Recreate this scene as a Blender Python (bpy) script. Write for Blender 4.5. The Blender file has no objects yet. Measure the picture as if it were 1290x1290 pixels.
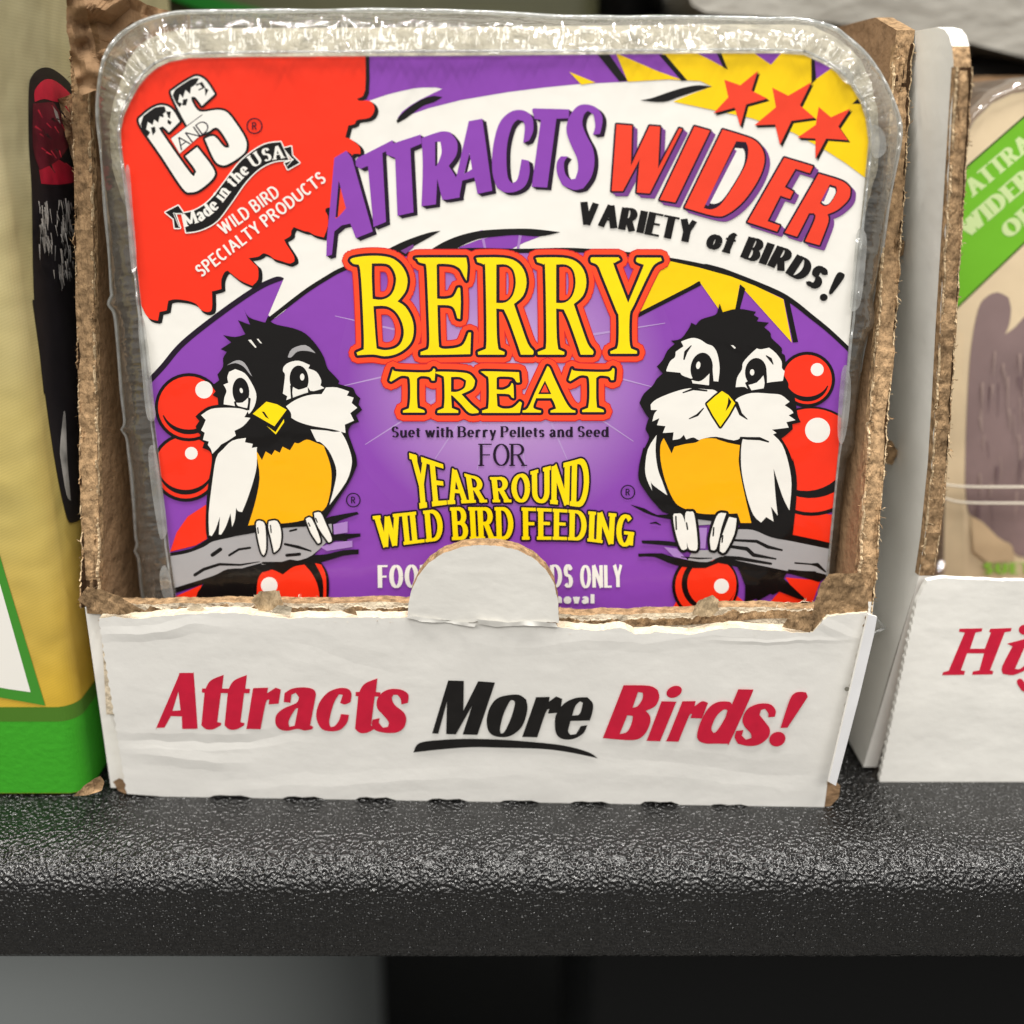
import bpy, math, random
from mathutils import Vector, noise
from mathutils.geometry import delaunay_2d_cdt
R = math.radians
SC = bpy.context.scene
COL = SC.collection
random.seed(7)

# ---------------------------------------------------------------- camera, world, lamps, exposure
CAM = Vector((0.0063, -0.1696, 0.1127)); PITCH = R(19.0); FPX = 1400.0
cd = bpy.data.cameras.new('camera'); cam = bpy.data.objects.new('camera', cd); COL.objects.link(cam)
cam.location = CAM; cam.rotation_euler = (R(90) - PITCH, 0, 0)
cd.sensor_width = 36; cd.sensor_height = 36; cd.sensor_fit = 'HORIZONTAL'; cd.lens = 36 * FPX / 1290
cd.clip_start = 0.005; cd.clip_end = 60
cd.dof.use_dof = True; cd.dof.focus_distance = 0.182; cd.dof.aperture_fstop = 9.5
SC.camera = cam
W = bpy.data.worlds.new('World'); SC.world = W; W.use_nodes = True
W.node_tree.nodes['Background'].inputs[0].default_value = (1.0, 0.97, 0.92, 1)
W.node_tree.nodes['Background'].inputs[1].default_value = 0.33
def area(name, loc, target, sx, sy, power, col=(1, 0.97, 0.92)):
    l = bpy.data.lights.new(name, 'AREA'); l.shape = 'RECTANGLE'; l.size = sx; l.size_y = sy
    l.energy = power; l.color = col
    o = bpy.data.objects.new(name, l); COL.objects.link(o); o.location = loc
    d = Vector(target) - Vector(loc); o.rotation_euler = d.to_track_quat('-Z', 'Y').to_euler()
    return o
area('ceiling_lamp', (-0.45, -0.26, 1.45), (-0.1, 0, 0.0), 0.55, 0.03, 17)
area('ceiling_lamp', (0.40, -0.26, 1.45), (0.1, 0, 0.0), 0.55, 0.03, 22)
area('ceiling_lamp', (-0.25, -2.0, 1.6), (0, 0, 0.05), 3.2, 0.7, 46.5)
SC.view_settings.view_transform = 'Standard'; SC.view_settings.look = 'None'
SC.view_settings.exposure = 0.0; SC.view_settings.gamma = 1.0; SC.view_settings.use_curve_mapping = False
SC.cycles.use_denoising = True
SC.cycles.max_bounces = 10; SC.cycles.transparent_max_bounces = 16

# ---------------------------------------------------------------- materials
def lin(c):
    return tuple(((v / 255) / 12.92 if v / 255 <= 0.04045 else (((v / 255) + 0.055) / 1.055) ** 2.4) for v in c) + (1,)
MATS = {}
def mat(name, rgb, rough=0.5, spec=0.5, bump=None, var=0.0, vscale=60, metal=0.0, coat=0.0):
    """bump = list of (kind, scale, distance, (sx, sy, sz))"""
    if name in MATS: return MATS[name]
    m = bpy.data.materials.new(name); m.use_nodes = True; nt = m.node_tree; N = nt.nodes; L = nt.links
    b = N['Principled BSDF']; b.inputs['Roughness'].default_value = rough
    b.inputs['Specular IOR Level'].default_value = spec; b.inputs['Metallic'].default_value = metal
    b.inputs['Coat Weight'].default_value = coat; b.inputs['Coat Roughness'].default_value = 0.12
    c = lin(rgb); b.inputs['Base Color'].default_value = c
    tc = N.new('ShaderNodeTexCoord')
    if var:
        n = N.new('ShaderNodeTexNoise'); n.inputs['Scale'].default_value = vscale; n.inputs['Detail'].default_value = 6
        L.new(tc.outputs['Object'], n.inputs['Vector'])
        r = N.new('ShaderNodeValToRGB'); r.color_ramp.elements[0].position = 0.3; r.color_ramp.elements[1].position = 0.7
        r.color_ramp.elements[0].color = tuple(x * (1 - var) for x in c[:3]) + (1,)
        r.color_ramp.elements[1].color = tuple(min(1, x * (1 + var * 0.6)) for x in c[:3]) + (1,)
        L.new(n.outputs[0], r.inputs[0]); L.new(r.outputs[0], b.inputs['Base Color'])
    last = None
    for kind, sc, dist, s3 in (bump or []):
        mp = N.new('ShaderNodeMapping'); mp.inputs['Scale'].default_value = s3; L.new(tc.outputs['Object'], mp.inputs[0])
        if kind == 'noise':
            t = N.new('ShaderNodeTexNoise'); t.inputs['Scale'].default_value = sc; t.inputs['Detail'].default_value = 4; out = t.outputs[0]
        elif kind == 'voro':
            t = N.new('ShaderNodeTexVoronoi'); t.feature = 'SMOOTH_F1'; t.inputs['Scale'].default_value = sc; out = t.outputs[0]
        else:
            t = N.new('ShaderNodeTexWave'); t.inputs['Scale'].default_value = sc; t.inputs['Distortion'].default_value = 1.0; out = t.outputs[1]
        L.new(mp.outputs[0], t.inputs['Vector'])
        bp = N.new('ShaderNodeBump'); bp.inputs['Strength'].default_value = 1.0; bp.inputs['Distance'].default_value = dist
        L.new(out, bp.inputs['Height'])
        if last: L.new(last, bp.inputs['Normal'])
        last = bp.outputs[0]
    if last: L.new(last, b.inputs['Normal'])
    MATS[name] = m; return m

FILM = [('noise', 40, 0.0005, (1, 1, 1))]
def laminate(m):
    N, L = m.node_tree.nodes, m.node_tree.links; b = N['Principled BSDF']; t = N.new('ShaderNodeTexCoord'); last = None
    for sc, d in ((32, .0022), (150, .00025)):
        n = N.new('ShaderNodeTexNoise'); n.inputs['Scale'].default_value = sc; n.inputs['Detail'].default_value = 3; n.inputs['Distortion'].default_value = .6
        bp = N.new('ShaderNodeBump'); bp.inputs['Distance'].default_value = d; L.new(t.outputs['Object'], n.inputs[0]); L.new(n.outputs[0], bp.inputs['Height'])
        if last: L.new(last, bp.inputs['Normal'])
        last = bp.outputs[0]
    b.inputs['Coat Weight'].default_value = .55; b.inputs['Coat Roughness'].default_value = .13; L.new(last, b.inputs['Coat Normal'])
def creases(m, lines):
    """folds pressed into board: (A, B, half width, height), heights summed into the bump chain"""
    N, L = m.node_tree.nodes, m.node_tree.links; b = N['Principled BSDF']; t = N.new('ShaderNodeTexCoord'); tot = None
    def math_(op, a, b_=None, cl=False):
        n = N.new('ShaderNodeMath'); n.operation = op; n.use_clamp = cl
        for i, v in enumerate((a, b_)):
            if v is None: continue
            if isinstance(v, (int, float)): n.inputs[i].default_value = v
            else: L.new(v, n.inputs[i])
        return n.outputs[0]
    nz = N.new('ShaderNodeTexNoise'); nz.inputs['Scale'].default_value = 90; L.new(t.outputs['Object'], nz.inputs[0])
    wob = math_('MULTIPLY', math_('SUBTRACT', nz.outputs[0], .5), .004)
    for A, B, w, h in lines:
        A, B = Vector(A), Vector(B); d = (B - A); ln = d.length; d.normalize(); nrm = Vector((-d.z, 0, d.x)).normalized()
        def dot(v):
            s = N.new('ShaderNodeVectorMath'); s.operation = 'SUBTRACT'; L.new(t.outputs['Object'], s.inputs[0]); s.inputs[1].default_value = A
            q = N.new('ShaderNodeVectorMath'); q.operation = 'DOT_PRODUCT'; L.new(s.outputs[0], q.inputs[0]); q.inputs[1].default_value = v; return q.outputs['Value']
        across = math_('ABSOLUTE', math_('ADD', dot(nrm), wob)); along_ = dot(d)
        body = math_('SUBTRACT', 1, math_('DIVIDE', across, w), True)
        fade = math_('MULTIPLY', math_('DIVIDE', along_, ln * .3, True), math_('DIVIDE', math_('SUBTRACT', ln, along_), ln * .4, True))
        v = math_('MULTIPLY', math_('MULTIPLY', body, fade), h); tot = v if tot is None else math_('ADD', tot, v)
    bp = N.new('ShaderNodeBump'); bp.inputs['Distance'].default_value = 1.0; L.new(tot, bp.inputs['Height'])
    if b.inputs['Normal'].is_linked: L.new(b.inputs['Normal'].links[0].from_socket, bp.inputs['Normal'])
    L.new(bp.outputs[0], b.inputs['Normal'])
def ink(name, rgb):
    m = mat('ink_' + name, rgb, 0.4, 0.25, FILM); laminate(m); return m
INK = dict(white=ink('white', (240, 237, 230)), purple=ink('purple', (138, 68, 176)), red=ink('red', (246, 50, 20)),
           black=ink('black', (10, 7, 7)), yellow=ink('yellow', (250, 208, 0)), orange=ink('orange', (252, 180, 0)),
           sun=ink('sun_yellow', (255, 222, 0)), grey=ink('grey', (168, 166, 168)), dusk=ink('dusk', (26, 7, 34)),
           lilac=ink('lilac', (168, 128, 196)), pale=ink('pale_lilac', (182, 150, 206)), star=ink('star_red', (238, 66, 40)),
           halo=ink('halo_red', (255, 74, 36)), rim=ink('rim_red', (206, 36, 40)), mauve=ink('mauve', (118, 62, 138)))
CARD_INK = dict(crimson=mat('card_crimson', (206, 28, 60), 0.6, 0.3, var=0.10, vscale=400), black=mat('card_black', (26, 24, 23), 0.6, 0.3, var=0.25, vscale=400))
WHITE = mat('white_board', (235, 233, 227), 0.62, 0.3, [('noise', 28, 0.0008, (1, 1, 1.6)), ('noise', 500, 0.00005, (1, 1, 1))], 0.04, 90)
WHITE_CREASED = mat('white_board_creased', (236, 234, 229), 0.6, 0.3, [('noise', 17, 0.0012, (0.6, 1, 1.4)), ('noise', 500, 0.00005, (1, 1, 1))], 0.04, 120)
BROWN = mat('brown_board', (150, 120, 90), 0.85, 0.2, [('noise', 500, 0.0006, (1, 1, 1)), ('noise', 90, 0.001, (1, 1, 1))], 0.22, 160)
TORN = mat('torn_kraft_fibres', (168, 138, 104), 0.95, 0.1, [('noise', 1700, 0.0007, (1, 1, 0.35)), ('noise', 500, 0.0005, (1, 1, 1))], 0.55, 800)
TORN_DARK = mat('torn_shaded_hollow', (70, 52, 36), 0.95, 0.1, [('noise', 700, 0.0008, (1, 1, 0.6))], 0.4, 300)  # recesses between the liners: their shade is put into the colour
TORN_LIGHT = mat('torn_light_kraft', (198, 174, 140), 0.95, 0.1, [('noise', 1700, 0.0006, (1, 1, 0.35))], 0.4, 700)
TORN_PALE = mat('torn_pale_fibres', (216, 202, 178), 0.9, 0.15, [('noise', 600, 0.001, (1, 1, 1))], 0.15, 400)

# ---------------------------------------------------------------- projection of traced points onto real planes
CP, SP = math.cos(PITCH), math.sin(PITCH)
def ray(u, v):
    a = (u - 645) / FPX; b = (645 - v) / FPX
    return Vector((a, CP + b * SP, -SP + b * CP))
class Plane:
    """flat sheet through P with normal n (towards the viewer's side)"""
    def __init__(s, P, n): s.P = Vector(P); s.n = Vector(n).normalized()
    def at(s, u, v, off=0.0):
        d = ray(u, v); P = s.P + s.n * off
        return CAM + d * ((P - CAM).dot(s.n) / d.dot(s.n))
LAB = Plane((0, 0.0080, 0.0407), (0, -0.0653, 0.0022))
FRONT = Plane((0, 0, 0), (-.028, -1, -0.083))
BOXF = Plane((0, 0.002, 0), (0, -1, 0))
BOXS = Plane((-0.0697, 0, 0), (1, 0, 0))
RFRONT = Plane((0, 0.0063, 0), (0, -1, -0.03))
RLAB = Plane((0, 0.046, 0.04), (0, -1, 0.03))

# ---------------------------------------------------------------- object helpers
def thing(name, label, cat, loc, group=None):
    o = bpy.data.objects.new(name, None); COL.objects.link(o); o.location = loc; o.empty_display_size = 0.01
    o['label'] = label; o['category'] = cat
    if group: o['group'] = group
    return o
def root_of(o):
    p = Vector((0, 0, 0))
    while o is not None: p += o.location; o = o.parent
    return p
def mesh(name, V, F, mats, FM=None, parent=None, smooth=False, label=None, kind=None):
    base = root_of(parent)
    me = bpy.data.meshes.new(name); me.from_pydata([tuple(Vector(v) - base) for v in V], [], F); me.update()
    for m in (mats if isinstance(mats, list) else [mats]): me.materials.append(m)
    if FM: me.polygons.foreach_set('material_index', FM)
    if smooth: me.polygons.foreach_set('use_smooth', [True] * len(F))
    o = bpy.data.objects.new(name, me); COL.objects.link(o); o.parent = parent
    if label: o['label'] = label
    if kind: o['kind'] = kind
    return o

# ---------------------------------------------------------------- flat shape algebra (union / holes / clip) by constrained Delaunay
def area2(p): return sum(p[i - 1][0] * p[i][1] - p[i][0] * p[i - 1][1] for i in range(len(p)))
def ccw(p): return p if area2(p) > 0 else p[::-1]
def tri(pos, neg=(), clip=None):
    """triangles of the union of pos minus neg, inside clip; a run that lost or swallowed a shape is repeated with the points nudged"""
    polys = [ccw(p) for p in pos if len(p) > 2 and abs(area2(p)) > 1e-7]; npos = len(polys)
    polys += [ccw(p) for p in neg if len(p) > 2]; ncl = -1
    if clip: ncl = len(polys); polys.append(ccw(clip))
    want = [abs(area2(p)) for p in polys]; best = None; rnd = random.Random(5)
    for attempt in range(7):
        V = []; F = []; am = 0 if attempt == 0 else 4e-4 * attempt
        for p in polys:
            F.append(list(range(len(V), len(V) + len(p)))); V += [Vector((x + rnd.uniform(-am, am), y + rnd.uniform(-am, am))) for x, y in p]
        v, e, f, ov, oe, of = delaunay_2d_cdt(V, [], F, 1, 1e-5)
        got = [0.0] * len(polys)
        for t, o in zip(f, of):
            a = abs(area2([v[k] for k in t]))
            for k in o: got[k] += a
        err = max(abs(g - w) / (w + .05) for g, w in zip(got, want)) if polys else 0
        if best is None or err < best[0]: best = (err, v, f, of)
        if err < .04: break
    err, v, f, of = best
    if err > .3: print('TRI', round(err, 2), len(polys), polys[0][:2])
    out = []
    for t, o in zip(f, of):
        if not any(i < npos for i in o): continue
        if any(npos <= i and i != ncl for i in o): continue
        if clip and ncl not in o: continue
        out.append(t)
    return [(p.x, p.y) for p in v], out
def disc(c, r, n=14, ry=None, rot=0):
    ry = ry or r; ca, sa = math.cos(R(rot)), math.sin(R(rot)); o = []
    for k in range(n):
        x = r * math.cos(2 * math.pi * k / n); y = ry * math.sin(2 * math.pi * k / n)
        o.append((c[0] + x * ca - y * sa, c[1] + x * sa + y * ca))
    return o
def quad(a, b, wa, wb):
    dx, dy = b[0] - a[0], b[1] - a[1]; l = math.hypot(dx, dy) or 1e-9; nx, ny = -dy / l / 2, dx / l / 2
    return [(a[0] + nx * wa, a[1] + ny * wa), (a[0] - nx * wa, a[1] - ny * wa), (b[0] - nx * wb, b[1] - ny * wb), (b[0] + nx * wb, b[1] + ny * wb)]
def outset(polys, r, n=10):
    out = list(polys)
    for p in polys:
        for i in range(len(p)):
            out.append(quad(p[i - 1], p[i], 2 * r, 2 * r)); out.append(disc(p[i], r, n))
    return out
def stroke(pts, w, cap=True):
    ws = w if isinstance(w, (list, tuple)) else [w] * len(pts)
    out = [quad(pts[i], pts[i + 1], ws[i], ws[i + 1]) for i in range(len(pts) - 1)]
    for i, p in enumerate(pts):
        if cap or 0 < i < len(pts) - 1: out.append(disc(p, ws[i] / 2 + 1e-6, 8))
    return out
def curve(p, n=5, closed=True):
    o = []; m = len(p)
    for i in range(m if closed else m - 1):
        g = (lambda k: p[k % m]) if closed else (lambda k: p[min(max(k, 0), m - 1)])
        a, b, c, d = g(i - 1), g(i), g(i + 1), g(i + 2)
        for k in range(n):
            t = k / n
            o.append(tuple(0.5 * (2 * b[j] + (c[j] - a[j]) * t + (2 * a[j] - 5 * b[j] + 4 * c[j] - d[j]) * t * t + (3 * b[j] - a[j] - 3 * c[j] + d[j]) * t ** 3) for j in (0, 1)))
    if not closed: o.append(tuple(p[-1]))
    return o
def sm(p, n=4, ang=42):
    """round a traced outline where it bends gently, keep its sharp corners"""
    m = len(p); o = []
    def turn(i):
        a, b, c = p[i - 1], p[i], p[(i + 1) % m]
        t = math.atan2(c[1] - b[1], c[0] - b[0]) - math.atan2(b[1] - a[1], b[0] - a[0])
        return abs((math.degrees(t) + 180) % 360 - 180)
    sharp = [turn(i) > ang for i in range(m)]
    for i in range(m):
        a, b, c, d = p[i - 1], p[i], p[(i + 1) % m], p[(i + 2) % m]
        if sharp[i]: a = b
        if sharp[(i + 1) % m]: d = c
        if sharp[i] and sharp[(i + 1) % m]: o.append(b); continue
        for k in range(n):
            t = k / n
            o.append(tuple(0.5 * (2 * b[j] + (c[j] - a[j]) * t + (2 * a[j] - 5 * b[j] + 4 * c[j] - d[j]) * t * t + (3 * b[j] - a[j] - 3 * c[j] + d[j]) * t ** 3) for j in (0, 1)))
    return o
def shift(p, dx, dy): return [(x + dx, y + dy) for x, y in p]

class Print:
    """ink laid sheet over sheet on one plane; every sheet lies a hair above the one before"""
    def __init__(s, plane, clip=None, step=2.2e-6, start=1.2e-5):
        s.pl = plane; s.clip = clip; s.step = step; s.n = 0; s.start = start; s.parts = {}
    def add(s, part, m, polys, holes=(), clip=True):
        v, f = tri(polys, holes, clip if isinstance(clip, list) else (s.clip if clip else None))
        if not f: return
        off = s.start + s.n * s.step; s.n += 1
        P = s.parts.setdefault(part, ([], [], [], []))
        if m not in P[2]: P[2].append(m)
        k = len(P[0]); P[0].extend(s.pl.at(x, y, off) for x, y in v)
        for t in f:
            a, b, c = (P[0][k + i] for i in t)
            nn = (b - a).cross(c - a).dot(s.pl.n)
            P[1].append([k + i for i in (t if nn > 0 else t[::-1])]); P[3].append(P[2].index(m))
    def build(s, parent, labels={}):
        out = {}
        for key, (V, F, M, FM) in s.parts.items():
            name = key.split('#')[0]
            out[key] = mesh(name, V, F, M, FM, parent, label=labels.get(key))
        return out
def Z(x0, y0, size):
    k = size / 1290
    return lambda pts: [(x0 + x * k, y0 + y * k) for x, y in pts]
A1, A2, A3 = Z(0, 0, 480), Z(400, 0, 480), Z(810, 0, 480)
A4, A5, A6 = Z(0, 400, 480), Z(400, 300, 480), Z(810, 360, 480)
C1, C2, C3, C4 = Z(160, 80, 260), Z(400, 80, 260), Z(640, 80, 260), Z(860, 60, 260)
C5, C6, C7, C8 = Z(860, 200, 260), Z(420, 300, 260), Z(620, 300, 260), Z(150, 300, 260)
D1, D2, D3, D4 = Z(240, 390, 220), Z(190, 550, 260), Z(450, 520, 260), Z(600, 540, 260)
D5, D6 = Z(800, 380, 220), Z(800, 560, 260)
E1, E2, E3, E4 = Z(180, 830, 260), Z(420, 830, 260), Z(630, 830, 260), Z(860, 830, 260)
F1 = Z(1040, 700, 250)

# ---------------------------------------------------------------- a small stroke alphabet: thick and thin strokes, optional serifs
def el(cx, cy, rx, ry, a0, a1, n=12):
    return [(cx + rx * math.cos(R(a0 + (a1 - a0) * k / n)), cy + ry * math.sin(R(a0 + (a1 - a0) * k / n))) for k in range(n + 1)]
CAPS = {
 'A': (.74, [[(0, 0), (.5, 1)], [(.5, 1), (1, 0)], [(.2, .34), (.8, .34)]], [(0, 0), (1, 0)]),
 'B': (.62, [[(0, 0), (0, 1)], [(0, 1), (.45, 1)] + el(.45, .76, .45, .24, 90, -90, 8) + [(0, .52)], [(0, .52), (.5, .52)] + el(.5, .26, .5, .26, 90, -90, 8) + [(0, 0)]], [(0, 0), (0, 1)]),
 'C': (.64, [el(.5, .5, .5, .5, 48, 312, 16)], []),
 'D': (.68, [[(0, 0), (0, 1)], [(0, 1), (.3, 1)] + el(.35, .5, .65, .5, 90, -90, 12) + [(0, 0)]], [(0, 0), (0, 1)]),
 'E': (.54, [[(0, 0), (0, 1)], [(0, 1), (1, 1)], [(0, .52), (.8, .52)], [(0, 0), (1, 0)]], [(0, 0), (0, 1)]),
 'F': (.52, [[(0, 0), (0, 1)], [(0, 1), (1, 1)], [(0, .5), (.8, .5)]], [(0, 0), (0, 1)]),
 'G': (.7, [el(.5, .5, .5, .5, 48, 350, 16), [(1, .42), (1, .05)], [(.62, .42), (1.05, .42)]], []),
 'I': (.24, [[(.5, 0), (.5, 1)]], [(.5, 0), (.5, 1)]),
 'L': (.5, [[(0, 0), (0, 1)], [(0, 0), (1, 0)]], [(0, 0), (0, 1)]),
 'M': (.9, [[(0, 0), (.05, 1)], [(.05, 1), (.5, .1)], [(.5, .1), (.95, 1)], [(.95, 1), (1, 0)]], [(0, 0), (1, 0)]),
 'N': (.7, [[(0, 0), (0, 1)], [(0, 1), (1, 0)], [(1, 0), (1, 1)]], [(0, 0), (1, 1)]),
 'O': (.72, [el(.5, .5, .5, .5, 0, 360, 20)], []),
 'P': (.56, [[(0, 0), (0, 1)], [(0, 1), (.5, 1)] + el(.5, .74, .5, .26, 90, -90, 8) + [(0, .48)]], [(0, 0), (0, 1)]),
 'R': (.64, [[(0, 0), (0, 1)], [(0, 1), (.45, 1)] + el(.45, .75, .45, .25, 90, -90, 8) + [(0, .5)], [(.45, .5), (1, 0)]], [(0, 0), (0, 1), (1, 0)]),
 'S': (.54, [[(.95, .8)] + el(.5, .75, .45, .25, 30, 240, 10) + [(.6, .52)] + el(.5, .25, .5, .25, 60, -150, 10)], []),
 'T': (.58, [[(.5, 0), (.5, 1)], [(0, 1), (1, 1)]], [(.5, 0)]),
 'U': (.68, [[(0, 1), (0, .3)] + el(.5, .3, .5, .3, 180, 360, 10) + [(1, 1)]], [(0, 1), (1, 1)]),
 'V': (.7, [[(0, 1), (.5, 0)], [(.5, 0), (1, 1)]], [(0, 1), (1, 1)]),
 'W': (1.0, [[(0, 1), (.28, 0)], [(.28, 0), (.52, .95)], [(.52, .95), (.74, 0)], [(.74, 0), (1, 1)]], [(0, 1), (1, 1)]),
 'Y': (.66, [[(0, 1), (.5, .45)], [(.5, .45), (1, 1)], [(.5, .45), (.5, 0)]], [(0, 1), (1, 1), (.5, 0)]),
 '!': (.24, [[(.5, .34), (.5, 1)], [(.5, 0), (.5, .1)]], []),
}
LOW = {
 'a': (.52, [[(.1, .78), (.3, 1), (.65, 1), (.85, .8), (.85, .15), (1, 0)], [(.85, .6), (.35, .52), (.05, .28), (.25, 0), (.55, .05), (.85, .25)]], []),
 'c': (.46, [el(.5, .5, .5, .5, 45, 315)], []),
 'd': (.54, [el(.45, .5, .45, .5, 0, 360, 16), [(.95, 1.45), (.95, 0)]], [(.95, 0)]),
 'e': (.5, [el(.5, .5, .5, .5, 0, 315, 14), [(0, .5), (1, .5)]], []),
 'f': (.36, [[(1, 1.35), (.75, 1.45), (.45, 1.25), (.45, 0)], [(0, 1), (.95, 1)]], [(.45, 0)]),
 'h': (.54, [[(.08, 1.45), (.08, 0)], [(.08, .7), (.4, 1), (.75, 1), (.92, .75), (.92, 0)]], [(.08, 0), (.92, 0)]),
 'i': (.24, [[(.5, 1), (.5, 0)], [(.5, 1.32), (.5, 1.5)]], [(.5, 0)]),
 'l': (.24, [[(.5, 1.45), (.5, 0)]], [(.5, 0)]),
 'm': (.8, [[(.05, 1), (.05, 0)], [(.05, .7), (.2, 1), (.4, 1), (.5, .75), (.5, 0)], [(.5, .7), (.65, 1), (.85, 1), (.95, .75), (.95, 0)]], [(.05, 0), (.5, 0), (.95, 0)]),
 'n': (.54, [[(.08, 1), (.08, 0)], [(.08, .7), (.4, 1), (.75, 1), (.92, .75), (.92, 0)]], [(.08, 0), (.92, 0)]),
 'o': (.52, [el(.5, .5, .5, .5, 0, 360, 16)], []),
 'r': (.46, [[(.15, 1), (.15, 0)], [(.15, .6), (.5, 1), (.8, 1), (1, .85)]], [(.2, 0)]),
 's': (.42, [[(.92, .8)] + el(.5, .75, .45, .25, 30, 240, 8) + [(.6, .52)] + el(.5, .25, .5, .25, 60, -150, 8)], []),
 't': (.34, [[(.4, 1.32), (.4, .15), (.65, 0), (1, .12)], [(0, 1), (.95, 1)]], []),
 'u': (.54, [[(.08, 1), (.08, .3), (.25, 0), (.6, 0), (.92, .3)], [(.92, 1), (.92, 0)]], [(.92, 0)]),
 'v': (.5, [[(0, 1), (.5, 0)], [(.5, 0), (1, 1)]], []),
 'w': (.74, [[(0, 1), (.28, 0)], [(.28, 0), (.5, .95)], [(.5, .95), (.74, 0)], [(.74, 0), (1, 1)]], []),
 'y': (.5, [[(0, 1), (.52, .05)], [(1, 1), (.35, -.42), (.05, -.4)]], []),
}
def glyph(ch, T, t, serif=0.0, xh=.68):
    low = ch in LOW
    w, st, se = LOW[ch] if low else CAPS[ch]
    w = max(w, T * 1.05); hy = xh if low else 1.0
    g = lambda p: (T / 2 + p[0] * (w - T), t / 2 + p[1] * hy * (1 - t / hy) if low else t / 2 + p[1] * (1 - t))
    out = []
    def wd(a, b):
        dx, dy = b[0] - a[0], b[1] - a[1]; l = math.hypot(dx, dy) or 1; s = abs(dy) / l
        return t + (T - t) * (s ** 1.4 if dx * dy <= 0 or len_curve else s ** 7)
    for s in st:
        P = [g(p) for p in s]; len_curve = len(P) > 3; ws = []
        for i in range(len(P)):
            a = P[max(i - 1, 0)]; b = P[min(i + 1, len(P) - 1)]; ws.append(wd(a, b))
        P = [list(p) for p in P]
        if len(P) == 2:      # straight stems run the full height
            for i in (0, 1):
                q = P[i]; d = 1 if P[i][1] > P[1 - i][1] else -1
                if abs(P[0][1] - P[1][1]) > .05: q[1] += d * t * .3
                elif ch != 'A': q[0] += (T * .47 if P[i][0] > P[1 - i][0] else -T * .47)
        out += stroke([tuple(p) for p in P], ws, cap=False)
    if serif:
        for p in se:
            x, y = g(p); out.append(quad((x - T / 2 - serif, y), (x + T / 2 + serif, y), t, t))
    return out, w
def along(path):
    L = [0]
    for a, b in zip(path, path[1:]): L.append(L[-1] + math.hypot(b[0] - a[0], b[1] - a[1]))
    def f(d):
        i = 0
        while i < len(path) - 2 and L[i + 1] < d: i += 1
        a, b = path[i], path[i + 1]; l = (L[i + 1] - L[i]) or 1e-9; k = (d - L[i]) / l
        return (a[0] + (b[0] - a[0]) * k, a[1] + (b[1] - a[1]) * k)
    return f, L[-1]
def layout(s, T, t, serif, gap, space, xh):
    x = 0; out = []
    for ch in s:
        if ch == ' ': x += space; continue
        g, w = glyph(ch, T, t, serif, xh); out.append((x, w, g)); x += w + gap
    return out, x - gap
def path_text(s, path, h, T=.2, t=.08, serif=0.0, gap=.1, space=.32, xh=.68, slant=0.0):
    """every glyph is turned to the path as a whole; widths are stretched to fill it"""
    path = curve(path, 8, False) if len(path) > 2 else path
    f, total = along(path); lay, w = layout(s, T, t, serif, gap, space, xh); k = total / w; out = []
    for x, gw, g in lay:
        m = (x + gw / 2) * k; a = f(max(m - gw * k / 2, 0)); b = f(min(m + gw * k / 2, total)); c = f(m)
        l = math.hypot(b[0] - a[0], b[1] - a[1]) or 1; tx, ty = (b[0] - a[0]) / l, (b[1] - a[1]) / l
        for p in g:
            out.append([(c[0] + tx * ((px - gw / 2) * k + slant * py * h) + ty * py * h, c[1] + ty * ((px - gw / 2) * k + slant * py * h) - tx * py * h) for px, py in p])
    return out
def envelope_text(s, top, bot, T=.2, t=.08, serif=0.0, gap=.1, space=.3):
    top = curve(top, 8, False); bot = curve(bot, 8, False)
    ft, lt = along(top); fb, lb = along(bot); lay, w = layout(s, T, t, serif, gap, space, .68); out = []
    for x, gw, g in lay:
        for p in g:
            q = []
            for px, py in p:
                u = (x + px) / w; a = fb(u * lb); b = ft(u * lt); q.append((a[0] + (b[0] - a[0]) * py, a[1] + (b[1] - a[1]) * py))
            out.append(q)
    return out
def ring_mark(c, r):
    """a small circled R"""
    o = []
    pts = disc(c, r, 20)
    for i in range(20): o.append(quad(pts[i - 1], pts[i], r * .16, r * .16))
    g, w = glyph('R', .16, .12); k = r * 1.0
    for p in g: o.append([(c[0] - .33 * k + x * k, c[1] + .5 * k - y * k) for x, y in p])
    return o
# ---------------------------------------------------------------- shelf, the bay below and what stands behind
POWDER = mat('black_powder_coat', (11, 11, 12), .27, .75, [('voro', 1900, .00050, (1, 1, 1)), ('noise', 1300, .00026, (1, 1, 1))])
shelf = thing('metal_shelf', 'black textured metal shelf with a rounded front lip, under the white cartons', 'shelf', (0, 0.1, 0))
prof = [(0.30, 0), (-0.0068, 0)] + [(-0.0068 - .0102 * math.sin(R(a)), -.0068 + .0068 * math.cos(R(a))) for a in range(6, 91, 6)] + [(-0.017, -.0185), (-0.0166, -.0193), (-0.0158, -.0195), (-0.012, -.0195), (-0.012, -.006), (0.30, -.006)]
def extrude_x(prof, x0, x1, nx=1):
    V = []; F = []; m = len(prof)
    for i in range(nx + 1): V += [(x0 + (x1 - x0) * i / nx, y, z) for y, z in prof]
    for i in range(nx): F += [[i * m + j, i * m + (j + 1) % m, (i + 1) * m + (j + 1) % m, (i + 1) * m + j] for j in range(m)]
    F.append(list(range(m))); F.append([nx * m + j for j in range(m)][::-1]); return V, F
V, F = extrude_x(prof, -.6, .6)
o = mesh('deck', V, F, POWDER, parent=shelf, smooth=True)
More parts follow.
